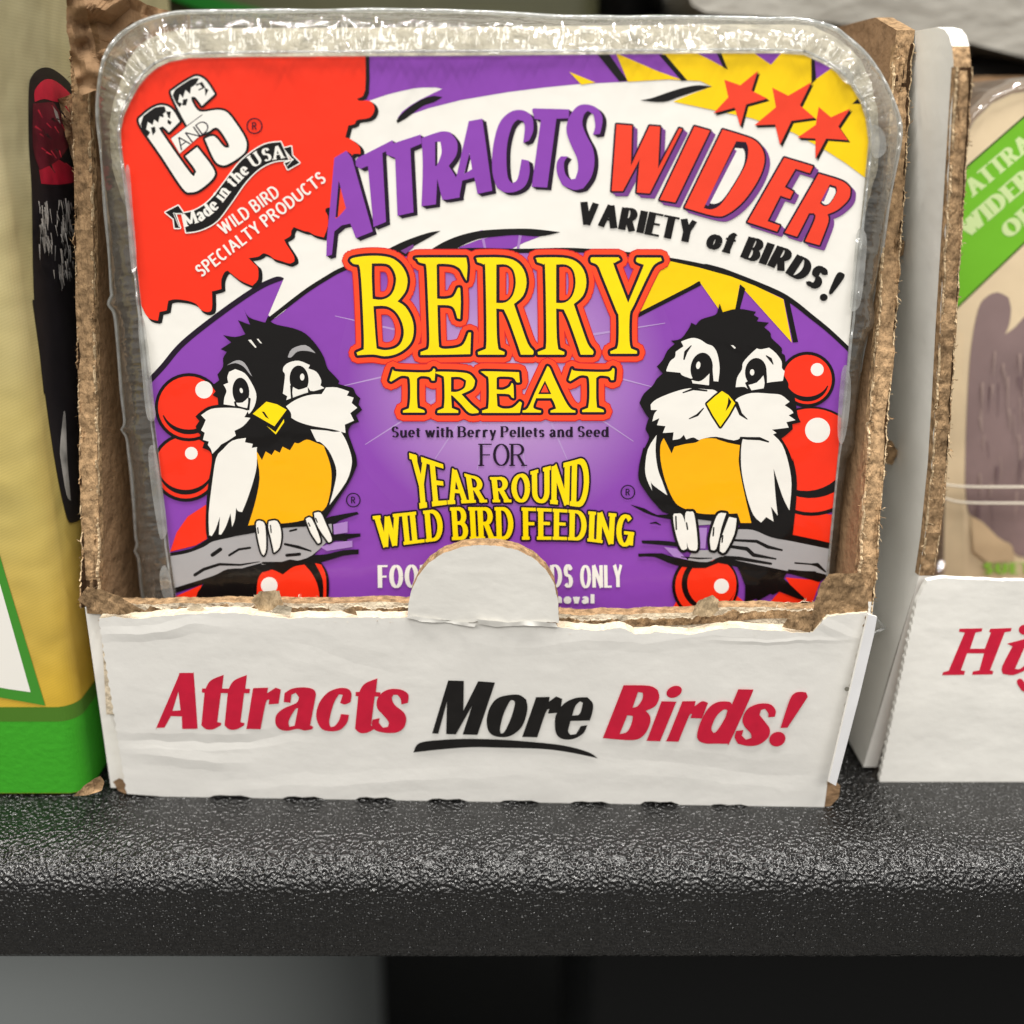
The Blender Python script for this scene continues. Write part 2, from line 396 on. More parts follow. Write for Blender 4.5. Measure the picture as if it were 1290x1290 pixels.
def box(name, x0, x1, y0, y1, z0, z1, m, parent=None, bev=0.0, **kw):
    V = [(x, y, z) for z in (z0, z1) for y in (y0, y1) for x in (x0, x1)]
    F = [[0, 2, 3, 1], [4, 5, 7, 6], [0, 1, 5, 4], [2, 6, 7, 3], [0, 4, 6, 2], [1, 3, 7, 5]]
    o = mesh(name, V, F, m, parent=parent, **kw)
    if bev:
        b = o.modifiers.new('bevel', 'BEVEL'); b.width = bev; b.segments = 4
        for p in o.data.polygons: p.use_smooth = True
    return o
box('back_panel', -.8, .8, .57, .575, -.75, .6, mat('dark_steel', (24, 25, 25), .6, .3), shelf)
box('floor', -3, 3, -3, 3, -.86, -.85, mat('floor_tile', (120, 118, 114), .35, .5, None, .1, 3), kind='structure')
t = thing('falloff_backdrop', 'added round grey light-falloff pail in the gap under the shelf, left', 'backdrop', (-.345, .26, -.85))  # added shape: its curve makes the grey fade off into dark
ns = 96; V = []; F = []
for r_, z_ in ((0, -.85), (.26, -.85), (.27, -.84), (.275, -.06), (.272, -.055), (0, -.055)): V += [(-.335 + r_ * math.cos(2 * math.pi * i / ns), .28 + r_ * math.sin(2 * math.pi * i / ns), z_) for i in range(ns)]
for j in range(5): F += [[j * ns + i, j * ns + (i + 1) % ns, (j + 1) * ns + (i + 1) % ns, (j + 1) * ns + i] for i in range(ns)]
mesh('body', V, F, mat('backdrop_grey', (150, 155, 155), .6, .2), parent=t, smooth=True)
t = thing('black_case', 'plain black box in the gap under the shelf, right side', 'box', (.32, .2, -.85))
box('body', .03, .62, .10, .28, -.85, -.045, mat('black_plastic', (12, 13, 14), .6, .2), t, .004)
t = thing('green_pouch', 'dark green edged pouch standing behind the carton, upper left', 'pouch', (-.04, .15, 0))
GP = mat('olive_print', (72, 72, 48), .5, .4, None, .5, 25)
box('body', -.105, .028, .130, .19, 0, .21, GP, t, .006)
V = []; F = []
pts = [(-.097, .152), (-.082, .1445), (-.070, .1405), (-.056, .1388), (-.050, .1392), (-.058, .1412), (-.070, .1438), (-.082, .149), (-.09, .156)]
V = [(x, y, z) for y in (.1285, .1297) for x, z in pts]; m = len(pts)
F = [list(range(m)), [m + i for i in range(m)][::-1]] + [[i, m + i, m + (i + 1) % m, (i + 1) % m] for i in range(m)]
mesh('green_edge', V, F, mat('green_edge', (20, 110, 30), .4, .5), parent=t)
t = thing('black_bottle', 'black bottle shape standing behind the suet pack, top centre', 'bottle', (.024, .16, 0))
V = []; F = []; ns = 24; rr = [(.0, .0), (.012, .0), (.0125, .004), (.0125, .12), (.011, .128), (.0075, .134), (.0075, .138), (.011, .14), (.011, .2), (0, .2)]
for r, z in rr: V += [(.0345 + r * math.cos(2 * math.pi * i / ns), .150 + r * math.sin(2 * math.pi * i / ns), z) for i in range(ns)]
for j in range(len(rr) - 1): F += [[j * ns + i, j * ns + (i + 1) % ns, (j + 1) * ns + (i + 1) % ns, (j + 1) * ns + i] for i in range(ns)]
mesh('body', V, F, mat('black_gloss', (14, 14, 15), .3, .5), parent=t, smooth=True)
#SACK
t = thing('dark_case', 'dark box behind the right-hand pack, below the grey sack', 'box', (.12, .16, 0))
box('body', .035, .24, .118, .21, 0, .129, mat('dark_card', (26, 24, 22), .6, .3), t, .002)

# ---------------------------------------------------------------- the front pack: clear tray, suet cake, printed label
pack = thing('suet_pack', 'clear suet pack with a purple berry label showing two cartoon birds', 'bird food', (0, 0.008, 0.003), 'suet packs in display cartons')
LABEL_EDGE = [(153, 186), (152, 164), (156, 146), (164, 128), (175, 108), (186, 95), (198, 85), (213, 78), (238, 73), (300, 71.5), (460, 70.5), (640, 69.5),
              (880, 67), (985, 67), (1013, 69), (1041, 82), (1058, 94), (1072, 108), (1084, 128), (1091, 150), (1094.5, 178), (1092, 205),
              (1078, 341), (1067, 460), (1054, 591), (1044, 695), (1033, 815), (230, 815), (213, 690), (199, 570), (187, 470), (164, 262)]
LABEL_TRI = tri([LABEL_EDGE])
lv, lf = LABEL_TRI
V = []; F = []
n0 = len(LABEL_EDGE)
for off in (0.0, -0.0003): V += [LAB.at(x, y, off) for x, y in LABEL_EDGE]
F.append(list(range(n0))[::-1]); F.append([n0 + i for i in range(n0)])
F += [[i, (i + 1) % n0, n0 + (i + 1) % n0, n0 + i] for i in range(n0)]
if (V[F[0][1]] - V[F[0][0]]).cross(V[F[0][2]] - V[F[0][1]]).dot(LAB.n) < 0: F = [f[::-1] for f in F]
label = mesh('label', V, F, INK['white'], parent=pack)
K = Print(LAB, LABEL_EDGE)
I = INK
# --- colour fields
DOME = [(180, 486), (188, 478), (205, 460), (231, 430), (255, 410), (279, 392), (321, 363), (352, 350), (357, 352), (338, 397), (343, 401), (356, 388), (368, 378), (388, 363), (410, 350), (432, 338),
        (470, 326), (520, 318), (590, 314), (656, 315), (721, 314), (789, 319), (845, 326), (880, 333), (905, 340), (920, 344), (951, 355), (975, 366), (989, 373), (1005, 384), (1021, 397), (1035, 408), (1049, 420), (1068, 438), (1090, 460), (1060, 830), (200, 830)]
K.add('background_print', I['purple'], [[(455, 55), (905, 55), (900, 103), (842, 100.5), (789, 103), (729, 106), (688, 110), (640, 116), (581, 126), (541, 136), (521, 143), (503, 150)] + C2([(500, 340), (530, 300), (580, 262), (640, 226), (710, 192), (780, 158)]) + C2([(740, 150), (660, 150), (600, 156), (500, 178), (430, 196), (330, 230), (270, 240)]) ])
K.add('background_print', I['purple'], [DOME])
sliver = C2([(880, 1150), (1000, 1105), (1100, 1078), (1200, 1070)]) + C3([(60, 1072), (200, 1082), (100, 1120), (20, 1160)]) + C2([(1100, 1190), (950, 1190)])
K.add('background_print', I['purple'], [sliver])
# soft light behind the product name: printed lilac disc with rays
gl = bpy.data.materials.new('ink_glow'); gl.use_nodes = True
nt = gl.node_tree; b = nt.nodes['Principled BSDF']; b.inputs['Roughness'].default_value = .38; b.inputs['Specular IOR Level'].default_value = .4
tc = nt.nodes.new('ShaderNodeTexCoord'); vm = nt.nodes.new('ShaderNodeVectorMath'); vm.operation = 'DISTANCE'
c0 = LAB.at(640, 475) - Vector(pack.location); vm.inputs[1].default_value = c0
nt.links.new(tc.outputs['Object'], vm.inputs[0])
mr = nt.nodes.new('ShaderNodeMapRange'); mr.inputs['From Max'].default_value = 0.0262; nt.links.new(vm.outputs['Value'], mr.inputs[0])
rp = nt.nodes.new('ShaderNodeValToRGB'); rp.color_ramp.elements[0].color = lin((205, 178, 222)); rp.color_ramp.elements[1].color = lin((138, 68, 176))
e = rp.color_ramp.elements.new(.45); e.color = lin((180, 138, 202))
nt.links.new(mr.outputs[0], rp.inputs[0]); nt.links.new(rp.outputs[0], b.inputs['Base Color'])
def onto(m, bump):
    N, L = m.node_tree.nodes, m.node_tree.links; t = N.new('ShaderNodeTexCoord'); n = N.new('ShaderNodeTexNoise'); n.inputs['Scale'].default_value = bump[0]
    bp = N.new('ShaderNodeBump'); bp.inputs['Distance'].default_value = bump[1]; L.new(t.outputs['Object'], n.inputs[0]); L.new(n.outputs[0], bp.inputs['Height']); L.new(bp.outputs[0], N['Principled BSDF'].inputs['Normal'])
onto(gl, (40, 0.0005)); laminate(gl)
K.add('background_print', gl, [disc((640, 475), 215, 40)], clip=DOME)
for a, b2, w in [((422, 398), (520, 420), 3), ((424, 488), (520, 466), 3), ((460, 560), (560, 496), 3.5), ((548, 578), (600, 500), 4), ((601, 592), (622, 500), 4), ((662, 592), (650, 500), 4), ((715, 580), (680, 500), 5), ((798, 556), (700, 490), 4), ((824, 488), (740, 466), 3.5), ((838, 407), (730, 424), 3.5)]:
    K.add('background_print', I['pale'], [quad(b2, a, w, .8)])
K.add('background_print', I['lilac'], [quad((612, 317), (606, 290), 3, 4), quad((652, 317), (656, 293), 3, 4)])
# white sweeps and black crescents
K.add('background_print', I['black'], [sm(C2([(493, 358), (520, 320), (580, 268), (650, 225), (720, 203), (782, 210), (730, 240), (660, 265), (600, 308), (550, 345), (500, 372)]))])
arc = curve([(182, 486), (188, 480), (205, 462), (231, 432), (279, 394), (321, 365), (345, 353), (356, 351)], 6, False)
K.add('background_print', I['dusk'], [p for p in stroke(arc, [7] * (len(arc) - 8) + [7, 7, 7, 6.5, 6, 5, 4, 3])])
K.add('background_print', I['white'], [[(360, 351), (340, 398), (346, 401), (358, 392), (372, 378), (420, 346), (420, 335)]])
arc = curve([(340, 402), (354, 391), (368, 380), (388, 365), (410, 351), (432, 339), (470, 327), (520, 319), (590, 315), (656, 316), (721, 315), (789, 320), (845, 327.5), (880, 334), (905, 340), (920, 345), (951, 357), (975, 367), (989, 374), (1005, 385), (1021, 398), (1035, 409), (1049, 421), (1068, 439), (1080, 452)], 6, False)
nA = len(arc)
K.add('background_print', I['black'], [p for p in stroke(arc, [5.5 if i < nA * .55 else 7.5 - 2.5 * (i - nA * .55) / (nA * .45) for i in range(nA)])])
K.add('background_print', I['black'], [sm(C2([(440, 1160), (520, 1120), (600, 1088), (700, 1056), (770, 1045), (720, 1075), (640, 1120), (560, 1165), (480, 1200)]))])
K.add('background_print', I['mauve'], [C2([(520, 1170), (600, 1130), (600, 1150), (550, 1190)])])
K.add('background_print', I['black'], [sm(C2([(690, 1175), (780, 1120), (880, 1078), (1000, 1048), (1130, 1036), (1290, 1032)]) + C3([(200, 1038), (328, 1054), (200, 1080), (60, 1072)]) + C2([(1150, 1078), (1000, 1098), (880, 1150), (840, 1180)]))])
# yellow bursts
K.add('background_print', I['yellow'], [[(800, 320), (844, 329), (880, 337), (920, 348), (951, 360), (987, 377), (997.5, 431.5), (934, 361), (932, 358), (926, 392), (910, 396), (882, 356), (805, 394), (790, 400)]])
K.add('background_print', I['black'], [stroke([(800, 399), (882, 357)], 5.2)[0], C5([(110, 768), (100, 765), (0, 825), (0, 850), (112, 785)]), C5([(360, 785), (392, 812), (352, 960), (325, 955)]), C5([(632, 875), (668, 893), (722, 1145), (690, 1148)])])
YEL = [(773, 60), (1110, 60), (1110, 240), (1090, 224), (1066, 206), (1041, 190), (999, 167), (947, 149), (900, 139), (848, 128), (872, 118), (897, 109), (882, 102), (860, 101), (842, 100), (791, 103)]
K.add('background_print', I['yellow'], [YEL, C3([(383, 52), (458, 132), (548, 119)])])
K.add('background_print', I['purple'], [A2([(1012, 180), (1165, 180), (1245, 274), (1150, 240)]), A3([(-30, 180), (62, 180), (132, 272)]), C4([(80, 30), (238, 30), (280, 135), (180, 80)]), C4([(440, 30), (620, 30), (552, 106)]), C4([(812, 50), (890, 80), (930, 128), (828, 200)])])
K.add('background_print', I['black'], [A2([(945, 180), (985, 180), (1050, 273), (1022, 275)]), A2([(1155, 185), (1178, 185), (1252, 272), (1232, 274)]), C4([(210, 30), (240, 30), (283, 138), (252, 122)]), C4([(803, 50), (824, 50), (835, 200), (805, 228)]), C4([(1060, 352), (1092, 318), (1115, 352)]),
                                      sm(C3([(825, 230), (900, 215), (1000, 180), (1100, 150), (1190, 135), (1276, 145), (1180, 172), (1080, 205), (970, 240)]))])
# red splash with its black edge
RED = [(140, 60), (460, 55), (460, 114), (450, 124), (453, 127), (466, 127), (472, 137), (466, 148), (450, 151), (447, 156), (439, 158), (435, 173), (443, 176), (453, 185), (454, 194), (440, 200), (425, 260), (412, 262), (410, 266), (413, 272), (413, 285), (408, 299), (396, 296), (389, 292), (383, 291), (370, 286), (367, 291), (366, 297), (358, 302), (361, 308), (370, 322), (371, 329), (365, 332), (355, 329), (345, 326), (340, 322), (332, 319), (326, 323), (315, 325), (313, 325), (320, 332), (325, 338), (325, 352), (318, 360), (302, 353), (287, 341), (283, 343), (279, 352), (279, 364), (272, 366), (267, 367), (267, 389), (261, 393), (253, 390), (247, 383), (237, 379), (221, 377), (212, 379), (210, 391), (201, 393), (199, 404), (188, 401), (180, 389), (172, 360), (140, 200)]
REDS = sm(RED, 3, 60)
K.add('background_print', I['black'], [shift(REDS, 5, 3), shift(REDS, 2.5, 1.5), shift(REDS, 3, 4)])
K.add('background_print', I['red'], [REDS])
# --- stars
for i, s in enumerate(([(260, 200), (360, 235), (470, 145), (430, 268), (530, 318), (397, 355), (360, 493), (325, 375), (193, 410), (285, 310)],
          [(560, 250), (660, 300), (805, 215), (733, 360), (825, 438), (680, 458), (608, 608), (578, 480), (448, 485), (583, 372)],
          [(850, 370), (927, 435), (1048, 380), (973, 492), (1033, 578), (897, 568), (830, 695), (830, 568), (718, 562), (832, 482)])):
    p = C4(s); k = 'star_picture#%d' % i
    K.add(k, I['black'], [shift(p, 3, 3), shift(p, 1.5, 1.5)]); K.add(k, I['star'], [p])
# --- headline ATTRACTS WIDER
ATT = [C2([(105, 590), (180, 545), (215, 590), (345, 1050), (240, 1092), (205, 1000), (150, 1012), (105, 1050), (90, 1195), (55, 1205), (58, 1100), (82, 850)]),
       C2([(238, 605), (250, 590), (470, 478), (478, 520), (405, 560), (428, 990), (350, 1022), (315, 640), (270, 658), (240, 640)]),
       C2([(425, 540), (470, 500), (645, 443), (650, 500), (580, 530), (600, 930), (500, 952), (485, 590), (432, 570)]),
       sm(C2([(650, 465), (770, 425), (830, 430), (872, 490), (868, 570), (820, 640), (868, 720), (890, 835), (780, 852), (748, 720), (740, 880), (650, 892), (658, 640)]), 4, 50),
       C2([(945, 360), (1030, 345), (1092, 795), (1000, 815), (980, 712), (905, 732), (885, 838), (800, 852), (870, 700)]),
       sm(C3([(133, 480), (95, 497), (105, 400), (95, 360), (60, 350), (25, 390), (-5, 500), (-10, 620), (0, 715), (25, 748), (60, 720), (85, 598), (130, 607), (135, 680), (110, 760), (50, 800), (-20, 805), (-70, 775), (-96, 690), (-98, 560), (-75, 430), (-40, 350), (20, 300), (80, 290), (130, 310), (155, 350), (157, 420)])),
       C3([(150, 290), (158, 280), (382, 286), (380, 342), (302, 345), (245, 775), (148, 770), (205, 352), (165, 346)]),
       sm(C3([(590, 370), (575, 440), (530, 445), (545, 390), (535, 320), (500, 295), (475, 320), (465, 380), (490, 450), (530, 530), (540, 620), (520, 710), (470, 780), (410, 790), (340, 760), (308, 690), (305, 620), (330, 580), (375, 580), (350, 620), (358, 690), (390, 725), (420, 720), (438, 660), (430, 590), (390, 500), (365, 420), (380, 340), (430, 270), (490, 255), (550, 275), (585, 320)]))]
ATTH = [C2([(132, 730), (178, 905), (135, 955), (112, 970)]), sm(C2([(735, 490), (768, 490), (775, 560), (745, 640), (735, 640)])), C2([(950, 560), (966, 660), (916, 690)])]
K.add('lettering#attracts', I['dusk'], [q for s in (1, .66, .33) for p in ATT for q in [shift(p, 5.2 * s, 3.4 * s)]], [])
K.add('lettering#attracts', I['white'], ATTH[1:], clip=True)
K.add('lettering#attracts', I['star'], [ATTH[0]])
K.add('lettering#attracts', I['dusk'], [ [(x, y) for x, y in quad(a, b, 3.2, 3.2)] for a, b in [(C2([(140, 735)])[0], C2([(118, 960)])[0]), (C2([(955, 570)])[0], C2([(925, 690)])[0]), (C2([(742, 490)])[0], C2([(742, 640)])[0])]])
K.add('lettering#attracts', I['purple'], ATT, ATTH)
WID = [C3([(678, 380), (775, 388), (768, 640), (885, 390), (950, 395), (938, 655), (1070, 405), (1088, 410), (885, 812), (805, 806), (822, 600), (718, 797), (648, 797)]),
       C3([(1165, 393), (1262, 420), (1045, 868), (948, 852)]),
       sm(C4([(250, 512), (360, 545), (450, 580), (500, 640), (510, 720), (470, 830), (380, 960), (280, 1040), (200, 1052), (12, 1000)]), 4, 60),
       C4([(635, 688), (815, 742), (795, 785), (705, 757), (638, 872), (692, 900), (670, 945), (610, 925), (530, 1085), (608, 1112), (590, 1150), (405, 1090)]),
       sm(C4([(850, 788), (990, 832), (1040, 870), (1048, 900), (1035, 950), (970, 1012), (905, 1042), (910, 1090), (855, 1235), (765, 1210), (828, 1070), (820, 1035), (790, 1035), (715, 1182), (638, 1157)]), 4, 60)]
WIDH = [sm(C4([(335, 585), (395, 590), (410, 640), (385, 750), (255, 960), (185, 1010), (132, 1002)]), 4, 60), sm(C4([(920, 855), (960, 868), (962, 905), (920, 975), (885, 990), (858, 972)]), 4, 60)]
K.add('lettering#wider', I['mauve'], [q for s in (1, .5) for q in outset([shift(p, 5.5 * s, 5 * s) for p in WID], 1.6, 6)], [shift(p, 4.5, 3.5) for p in WIDH])
K.add('lettering#wider', I['dusk'], outset(WID, 2.3, 8), [disc((sum(x for x, y in p) / len(p), sum(y for x, y in p) / len(p)), .1, 3) for p in WIDH])
inner = lambda p, k: [((x - sum(a for a, b in p) / len(p)) * k + sum(a for a, b in p) / len(p), (y - sum(b for a, b in p) / len(p)) * k + sum(b for a, b in p) / len(p)) for x, y in p]
K.add('lettering#wider', I['white'], [inner(p, .82) for p in WIDH])
K.add('lettering#wider', I['mauve'], [quad(C4([(330, 640)])[0], C4([(150, 985)])[0], 4, 5), quad(C4([(910, 880)])[0], C4([(875, 960)])[0], 3, 3)])
K.add('lettering#wider', I['star'], [p for p in WID], WIDH)
bl = dict(T=.27, t=.09, gap=.015, serif=0)
K.add('lettering#variety', I['black'], path_text('VARIETY', [(727, 282), (760, 286), (800, 292.5), (835, 299.5), (874, 307)], 29, slant=.02, **bl))
K.add('lettering#variety', I['black'], path_text('of', [(887, 311), (921, 320)], 26, T=.24, t=.1, serif=.02, gap=.05, xh=.72, slant=.12))
K.add('lettering#variety', I['black'], path_text('BIRDS', [(932, 324), (975, 338), (1004, 352), (1030, 366)], 29, slant=.1, **bl))
K.add('lettering#variety', I['black'], [sm(C5([(960, 725), (985, 708), (1012, 722), (1005, 750), (935, 842), (915, 842), (920, 815)]), 3, 70), disc(C5([(882, 866)])[0], 5, 14, 4.6)])
# --- BERRY TREAT
Rl = [(895, 130), (905, 122), (1060, 122), (1140, 145), (1190, 200), (1207, 280), (1185, 360), (1128, 412), (1165, 520), (1215, 660), (1250, 705), (1247, 728), (1172, 728), (1150, 660), (1100, 520), (1065, 445), (1018, 440), (1022, 620), (1032, 695), (1070, 712), (1068, 728), (905, 728), (903, 712), (945, 695), (957, 640), (950, 200), (940, 165), (900, 150)]
Rh = [(1018, 165), (1080, 165), (1125, 200), (1140, 280), (1120, 360), (1075, 402), (1018, 405)]
BER = [C6([(105, 140), (120, 125), (200, 112), (300, 112), (375, 130), (432, 180), (462, 250), (455, 320), (425, 368), (400, 395), (450, 430), (490, 500), (502, 570), (490, 640), (450, 690), (390, 725), (320, 738), (250, 727), (150, 732), (145, 715), (190, 695), (190, 600), (178, 330), (168, 200), (158, 165), (125, 160)]),
       C6([(525, 130), (535, 122), (830, 122), (838, 180), (832, 265), (815, 235), (790, 190), (740, 165), (660, 160), (645, 170), (648, 378), (700, 380), (750, 365), (778, 310), (792, 310), (796, 400), (792, 505), (775, 500), (755, 440), (720, 420), (650, 418), (655, 600), (660, 680), (690, 692), (770, 685), (815, 660), (845, 590), (860, 590), (855, 725), (700, 728), (545, 730), (545, 712), (590, 695), (600, 640), (592, 400), (583, 200), (575, 160), (535, 150)]),
       C6(Rl), C6(shift(Rl, 374, 0)),
       C7([(615, 130), (620, 120), (790, 120), (800, 135), (765, 155), (762, 175), (850, 405), (940, 190), (945, 165), (905, 150), (900, 135), (905, 122), (1055, 122), (1060, 140), (1020, 160), (985, 210), (885, 420), (860, 480), (858, 640), (868, 690), (905, 705), (905, 722), (740, 722), (738, 708), (780, 690), (790, 640), (790, 490), (775, 450), (690, 240), (660, 170), (620, 150)])]
BERH = [C6([(240, 158), (330, 160), (370, 190), (392, 250), (380, 320), (350, 365), (300, 385), (245, 380), (240, 250)]), C6([(250, 425), (330, 425), (390, 460), (430, 530), (440, 600), (420, 660), (380, 690), (320, 700), (270, 690), (262, 600), (255, 500)]), C6(Rh), C6(shift(Rh, 374, 0))]
Tl = [(350, 890), (372, 818), (385, 832), (480, 838), (600, 838), (625, 815), (637, 825), (632, 890), (615, 890), (600, 868), (548, 862), (522, 878), (522, 1000), (527, 1062), (565, 1075), (570, 1090), (435, 1090), (435, 1078), (472, 1064), (480, 1000), (477, 882), (455, 862), (420, 862), (388, 880), (360, 897)]
TRE = [C6(Tl), C6([(640, 845), (650, 835), (780, 838), (850, 850), (885, 890), (870, 940), (800, 975), (860, 1040), (905, 1078), (905, 1092), (850, 1092), (800, 1040), (745, 985), (735, 985), (740, 1062), (780, 1078), (780, 1092), (650, 1092), (652, 1078), (690, 1062), (695, 1000), (692, 880), (680, 860)]),
       C6([(930, 840), (940, 832), (1160, 838), (1165, 900), (1145, 900), (1120, 870), (1040, 865), (1020, 875), (1020, 945), (1060, 948), (1100, 930), (1115, 905), (1125, 920), (1128, 1000), (1115, 995), (1095, 975), (1020, 972), (1025, 1050), (1060, 1065), (1120, 1060), (1165, 1020), (1178, 1030), (1165, 1092), (930, 1092), (930, 1078), (967, 1065), (972, 1000), (970, 880), (955, 860)]),
       C7([(345, 800), (360, 812), (385, 870), (452, 1010), (490, 1065), (520, 1078), (520, 1090), (365, 1090), (365, 1078), (400, 1065), (388, 1030), (372, 1000), (275, 1000), (257, 1050), (268, 1068), (305, 1078), (305, 1090), (190, 1090), (190, 1078), (225, 1060), (270, 960), (322, 850)]), C7(shift(Tl, 128, -3))]
TREH = [C6([(735, 868), (790, 868), (830, 890), (820, 935), (775, 960), (735, 960)]), C7([(330, 890), (370, 975), (287, 975)])]
for key, polys, holes, r1, r2 in (('berry', BER, BERH, 9.6, 3.6), ('treat', TRE, TREH, 10, 3.4)):
    P = [sm(p, 3, 55) for p in polys]; H = [sm(h, 3, 55) for h in holes]
    k = 'lettering#' + key
    def grow(r):
        out = []
        for p in P: out += outset([p], r, 8)
        return out
    def shrunk(r):   # what stays open of a letter's counter when its line grows by r
        o = []
        for h in H:
            cx = sum(x for x, y in h) / len(h); cy = sum(y for x, y in h) / len(h); wx = (max(x for x, y in h) - min(x for x, y in h)) / 2; wy = (max(y for x, y in h) - min(y for x, y in h)) / 2
            if min(wx, wy) > r + 1: o.append([(cx + (x - cx) * (wx - r) / wx, cy + (y - cy) * (wy - r) / wy) for x, y in h])
        return o
    K.add(k, I['rim'], grow(r1 + 1.3), shrunk(r1 + 1.3)); K.add(k, I['halo'], grow(r1), shrunk(r1)); K.add(k, I['dusk'], grow(r2), shrunk(r2)); K.add(k, I['sun'], P, H)
# --- smaller wording
K.add('lettering#suet_line', I['dusk'], path_text('Suet with Berry Pellets and Seed', [(493, 551), (767, 550.5)], 13.8, T=.175, t=.07, serif=.03, gap=.05, xh=.68, space=.26))
K.add('lettering#for_line', I['dusk'], path_text('FOR', [(604.5, 587), (662, 587)], 28, T=.12, t=.05, serif=.07, gap=.05))
YR = envelope_text('YEAR ROUND', [(517, 571), (561, 586), (590, 598), (617, 601), (637, 600), (664, 595), (689, 588), (715, 582), (743, 574)], [(523, 642), (559, 636), (607, 633), (660, 633), (697, 635), (741, 640)], T=.2, t=.105, serif=.05, gap=.075, space=.24)
WB = envelope_text('WILD BIRD FEEDING', [(471, 650), (500, 647), (555, 641), (571, 639), (610, 639), (647, 639), (700, 641), (741, 644), (800, 649)], [(476, 691), (520, 685), (557, 681), (600, 680), (643, 680), (700, 680), (741, 682), (797, 690)], T=.205, t=.10, serif=.05, gap=.085, space=.3)
for k, t in (('lettering#year_round', YR), ('lettering#wild_bird_feeding', WB)):
    K.add(k, I['dusk'], outset(t, 2.4, 6)); K.add(k, I['sun'], t)
for s, a, b2 in (('FOOD', 476, 546), ('FOR', 556, 596), ('WILD', 604, 648), ('BIRDS', 655, 722), ('ONLY', 731, 785)):
    K.add('lettering#food_line', I['white'], path_text(s, [(a, 741), (b2, 740)], 29, T=.23, t=.09, gap=.07))
K.add('lettering#removal_line', I['white'], path_text('removal', [(672, 760.5), (749, 760.5)], 12, T=.26, t=.15, gap=.08, xh=.75))
for c in ((445, 630), (791, 620)): K.add('lettering#registered', I['dusk'], ring_mark(c, 8.6))
# --- the emblem in the red corner
Cw = sm(C1([(80, 380), (98, 325), (175, 270), (235, 262), (285, 290), (330, 362), (262, 430), (225, 395), (205, 402), (215, 430), (395, 685), (425, 688), (428, 665), (365, 580), (438, 522), (535, 650), (542, 710), (460, 785), (400, 805), (348, 780), (215, 580)]), 4, 70)
Sw = sm(C1([(280, 200), (295, 160), (400, 92), (445, 80), (495, 110), (548, 190), (468, 264), (428, 212), (402, 210), (408, 240), (455, 300), (560, 290), (615, 300), (660, 345), (735, 460), (747, 525), (722, 570), (640, 625), (590, 635), (545, 600), (487, 470), (545, 455), (605, 520), (638, 525), (632, 495), (580, 415), (545, 402), (500, 430), (420, 440), (370, 380)]), 4, 70)
BAR = C1([(275, 470), (470, 322), (522, 392), (330, 562)])
K.add('emblem_picture', I['black'], outset([Cw, Sw], 3.0, 8)); K.add('emblem_picture', I['white'], [Cw, Sw])
K.add('emblem_picture', I['black'], [sm(C1([(85, 380), (102, 328), (175, 275), (235, 268), (245, 300), (225, 315), (235, 340), (205, 330), (195, 370), (170, 350), (160, 385), (130, 365), (120, 410), (145, 430), (130, 455), (105, 440)]), 2, 30), C1([(150, 400), (175, 395), (180, 425), (160, 450)]), C1([(245, 300), (275, 300), (268, 345), (250, 330)]), C1([(255, 350), (280, 365), (270, 385), (252, 372)]),
                                   sm(C1([(285, 200), (300, 163), (400, 97), (450, 92), (430, 130), (400, 150), (395, 190), (365, 165), (350, 215), (330, 190), (320, 240), (345, 250), (330, 275), (305, 245)]), 2, 30), C1([(430, 130), (470, 115), (490, 150), (450, 170)]), C1([(485, 150), (510, 165), (490, 205)]), C1([(350, 225), (380, 220), (370, 262), (345, 262)])])
K.add('emblem_picture', I['white'], [C1([(420, 150), (455, 130), (470, 150), (440, 165)]), C1([(225, 335), (250, 315), (255, 330), (232, 350)])])
K.add('emblem_picture', I['white'], [BAR]); K.add('emblem_picture', I['dusk'], [quad(C1([(272, 468)])[0], C1([(470, 320)])[0], 1, 1)])
K.add('lettering#emblem_words', I['dusk'], path_text('AND', C1([(338, 545), (525, 408)]), 15.5, T=.09, t=.09, gap=.08))
rib = curve(C1([(345, 937), (430, 915), (520, 852), (610, 740), (700, 622), (790, 546), (870, 503), (960, 490)]), 5, False); rib2 = curve(C1([(1010, 603), (920, 612), (830, 655), (740, 742), (650, 870), (560, 985), (460, 1040), (370, 1056)]), 5, False)
tails = [C1([(240, 930), (320, 888), (352, 935), (300, 935), (332, 1028), (298, 1028), (292, 972)]), C1([(980, 530), (1026, 518), (1032, 575), (1078, 620), (1005, 662), (985, 622), (1040, 605)])]
K.add('emblem_picture', I['white'], outset([rib + rib2] + tails, 1.5, 6)); K.add('emblem_picture', I['black'], [rib + rib2] + tails)
K.add('emblem_picture', I['white'], [q for p in (C1([(345, 940), (290, 935), (325, 1020)]), C1([(1000, 585), (1040, 598), (1000, 640)])) for q in stroke(p, .8)])
K.add('lettering#emblem_words', I['white'], path_text('Made in the USA', C1([(362, 1022), (470, 982), (560, 915), (640, 815), (710, 735), (790, 660), (860, 615), (985, 590)]), 16.5, T=.2, t=.07, serif=.05, gap=.05, xh=.68, space=.26))
K.add('lettering#emblem_words', I['white'], path_text('WILD BIRD', [(282, 297), (354, 246)], 17, T=.17, t=.13, gap=.1, space=.3))
K.add('lettering#emblem_words', I['white'], path_text('SPECIALTY PRODUCTS', [(254, 350), (412, 228)], 16.5, T=.17, t=.13, gap=.09, space=.28))
K.add('lettering#emblem_words', I['dusk'], ring_mark((320.5, 158.6), 9.5))
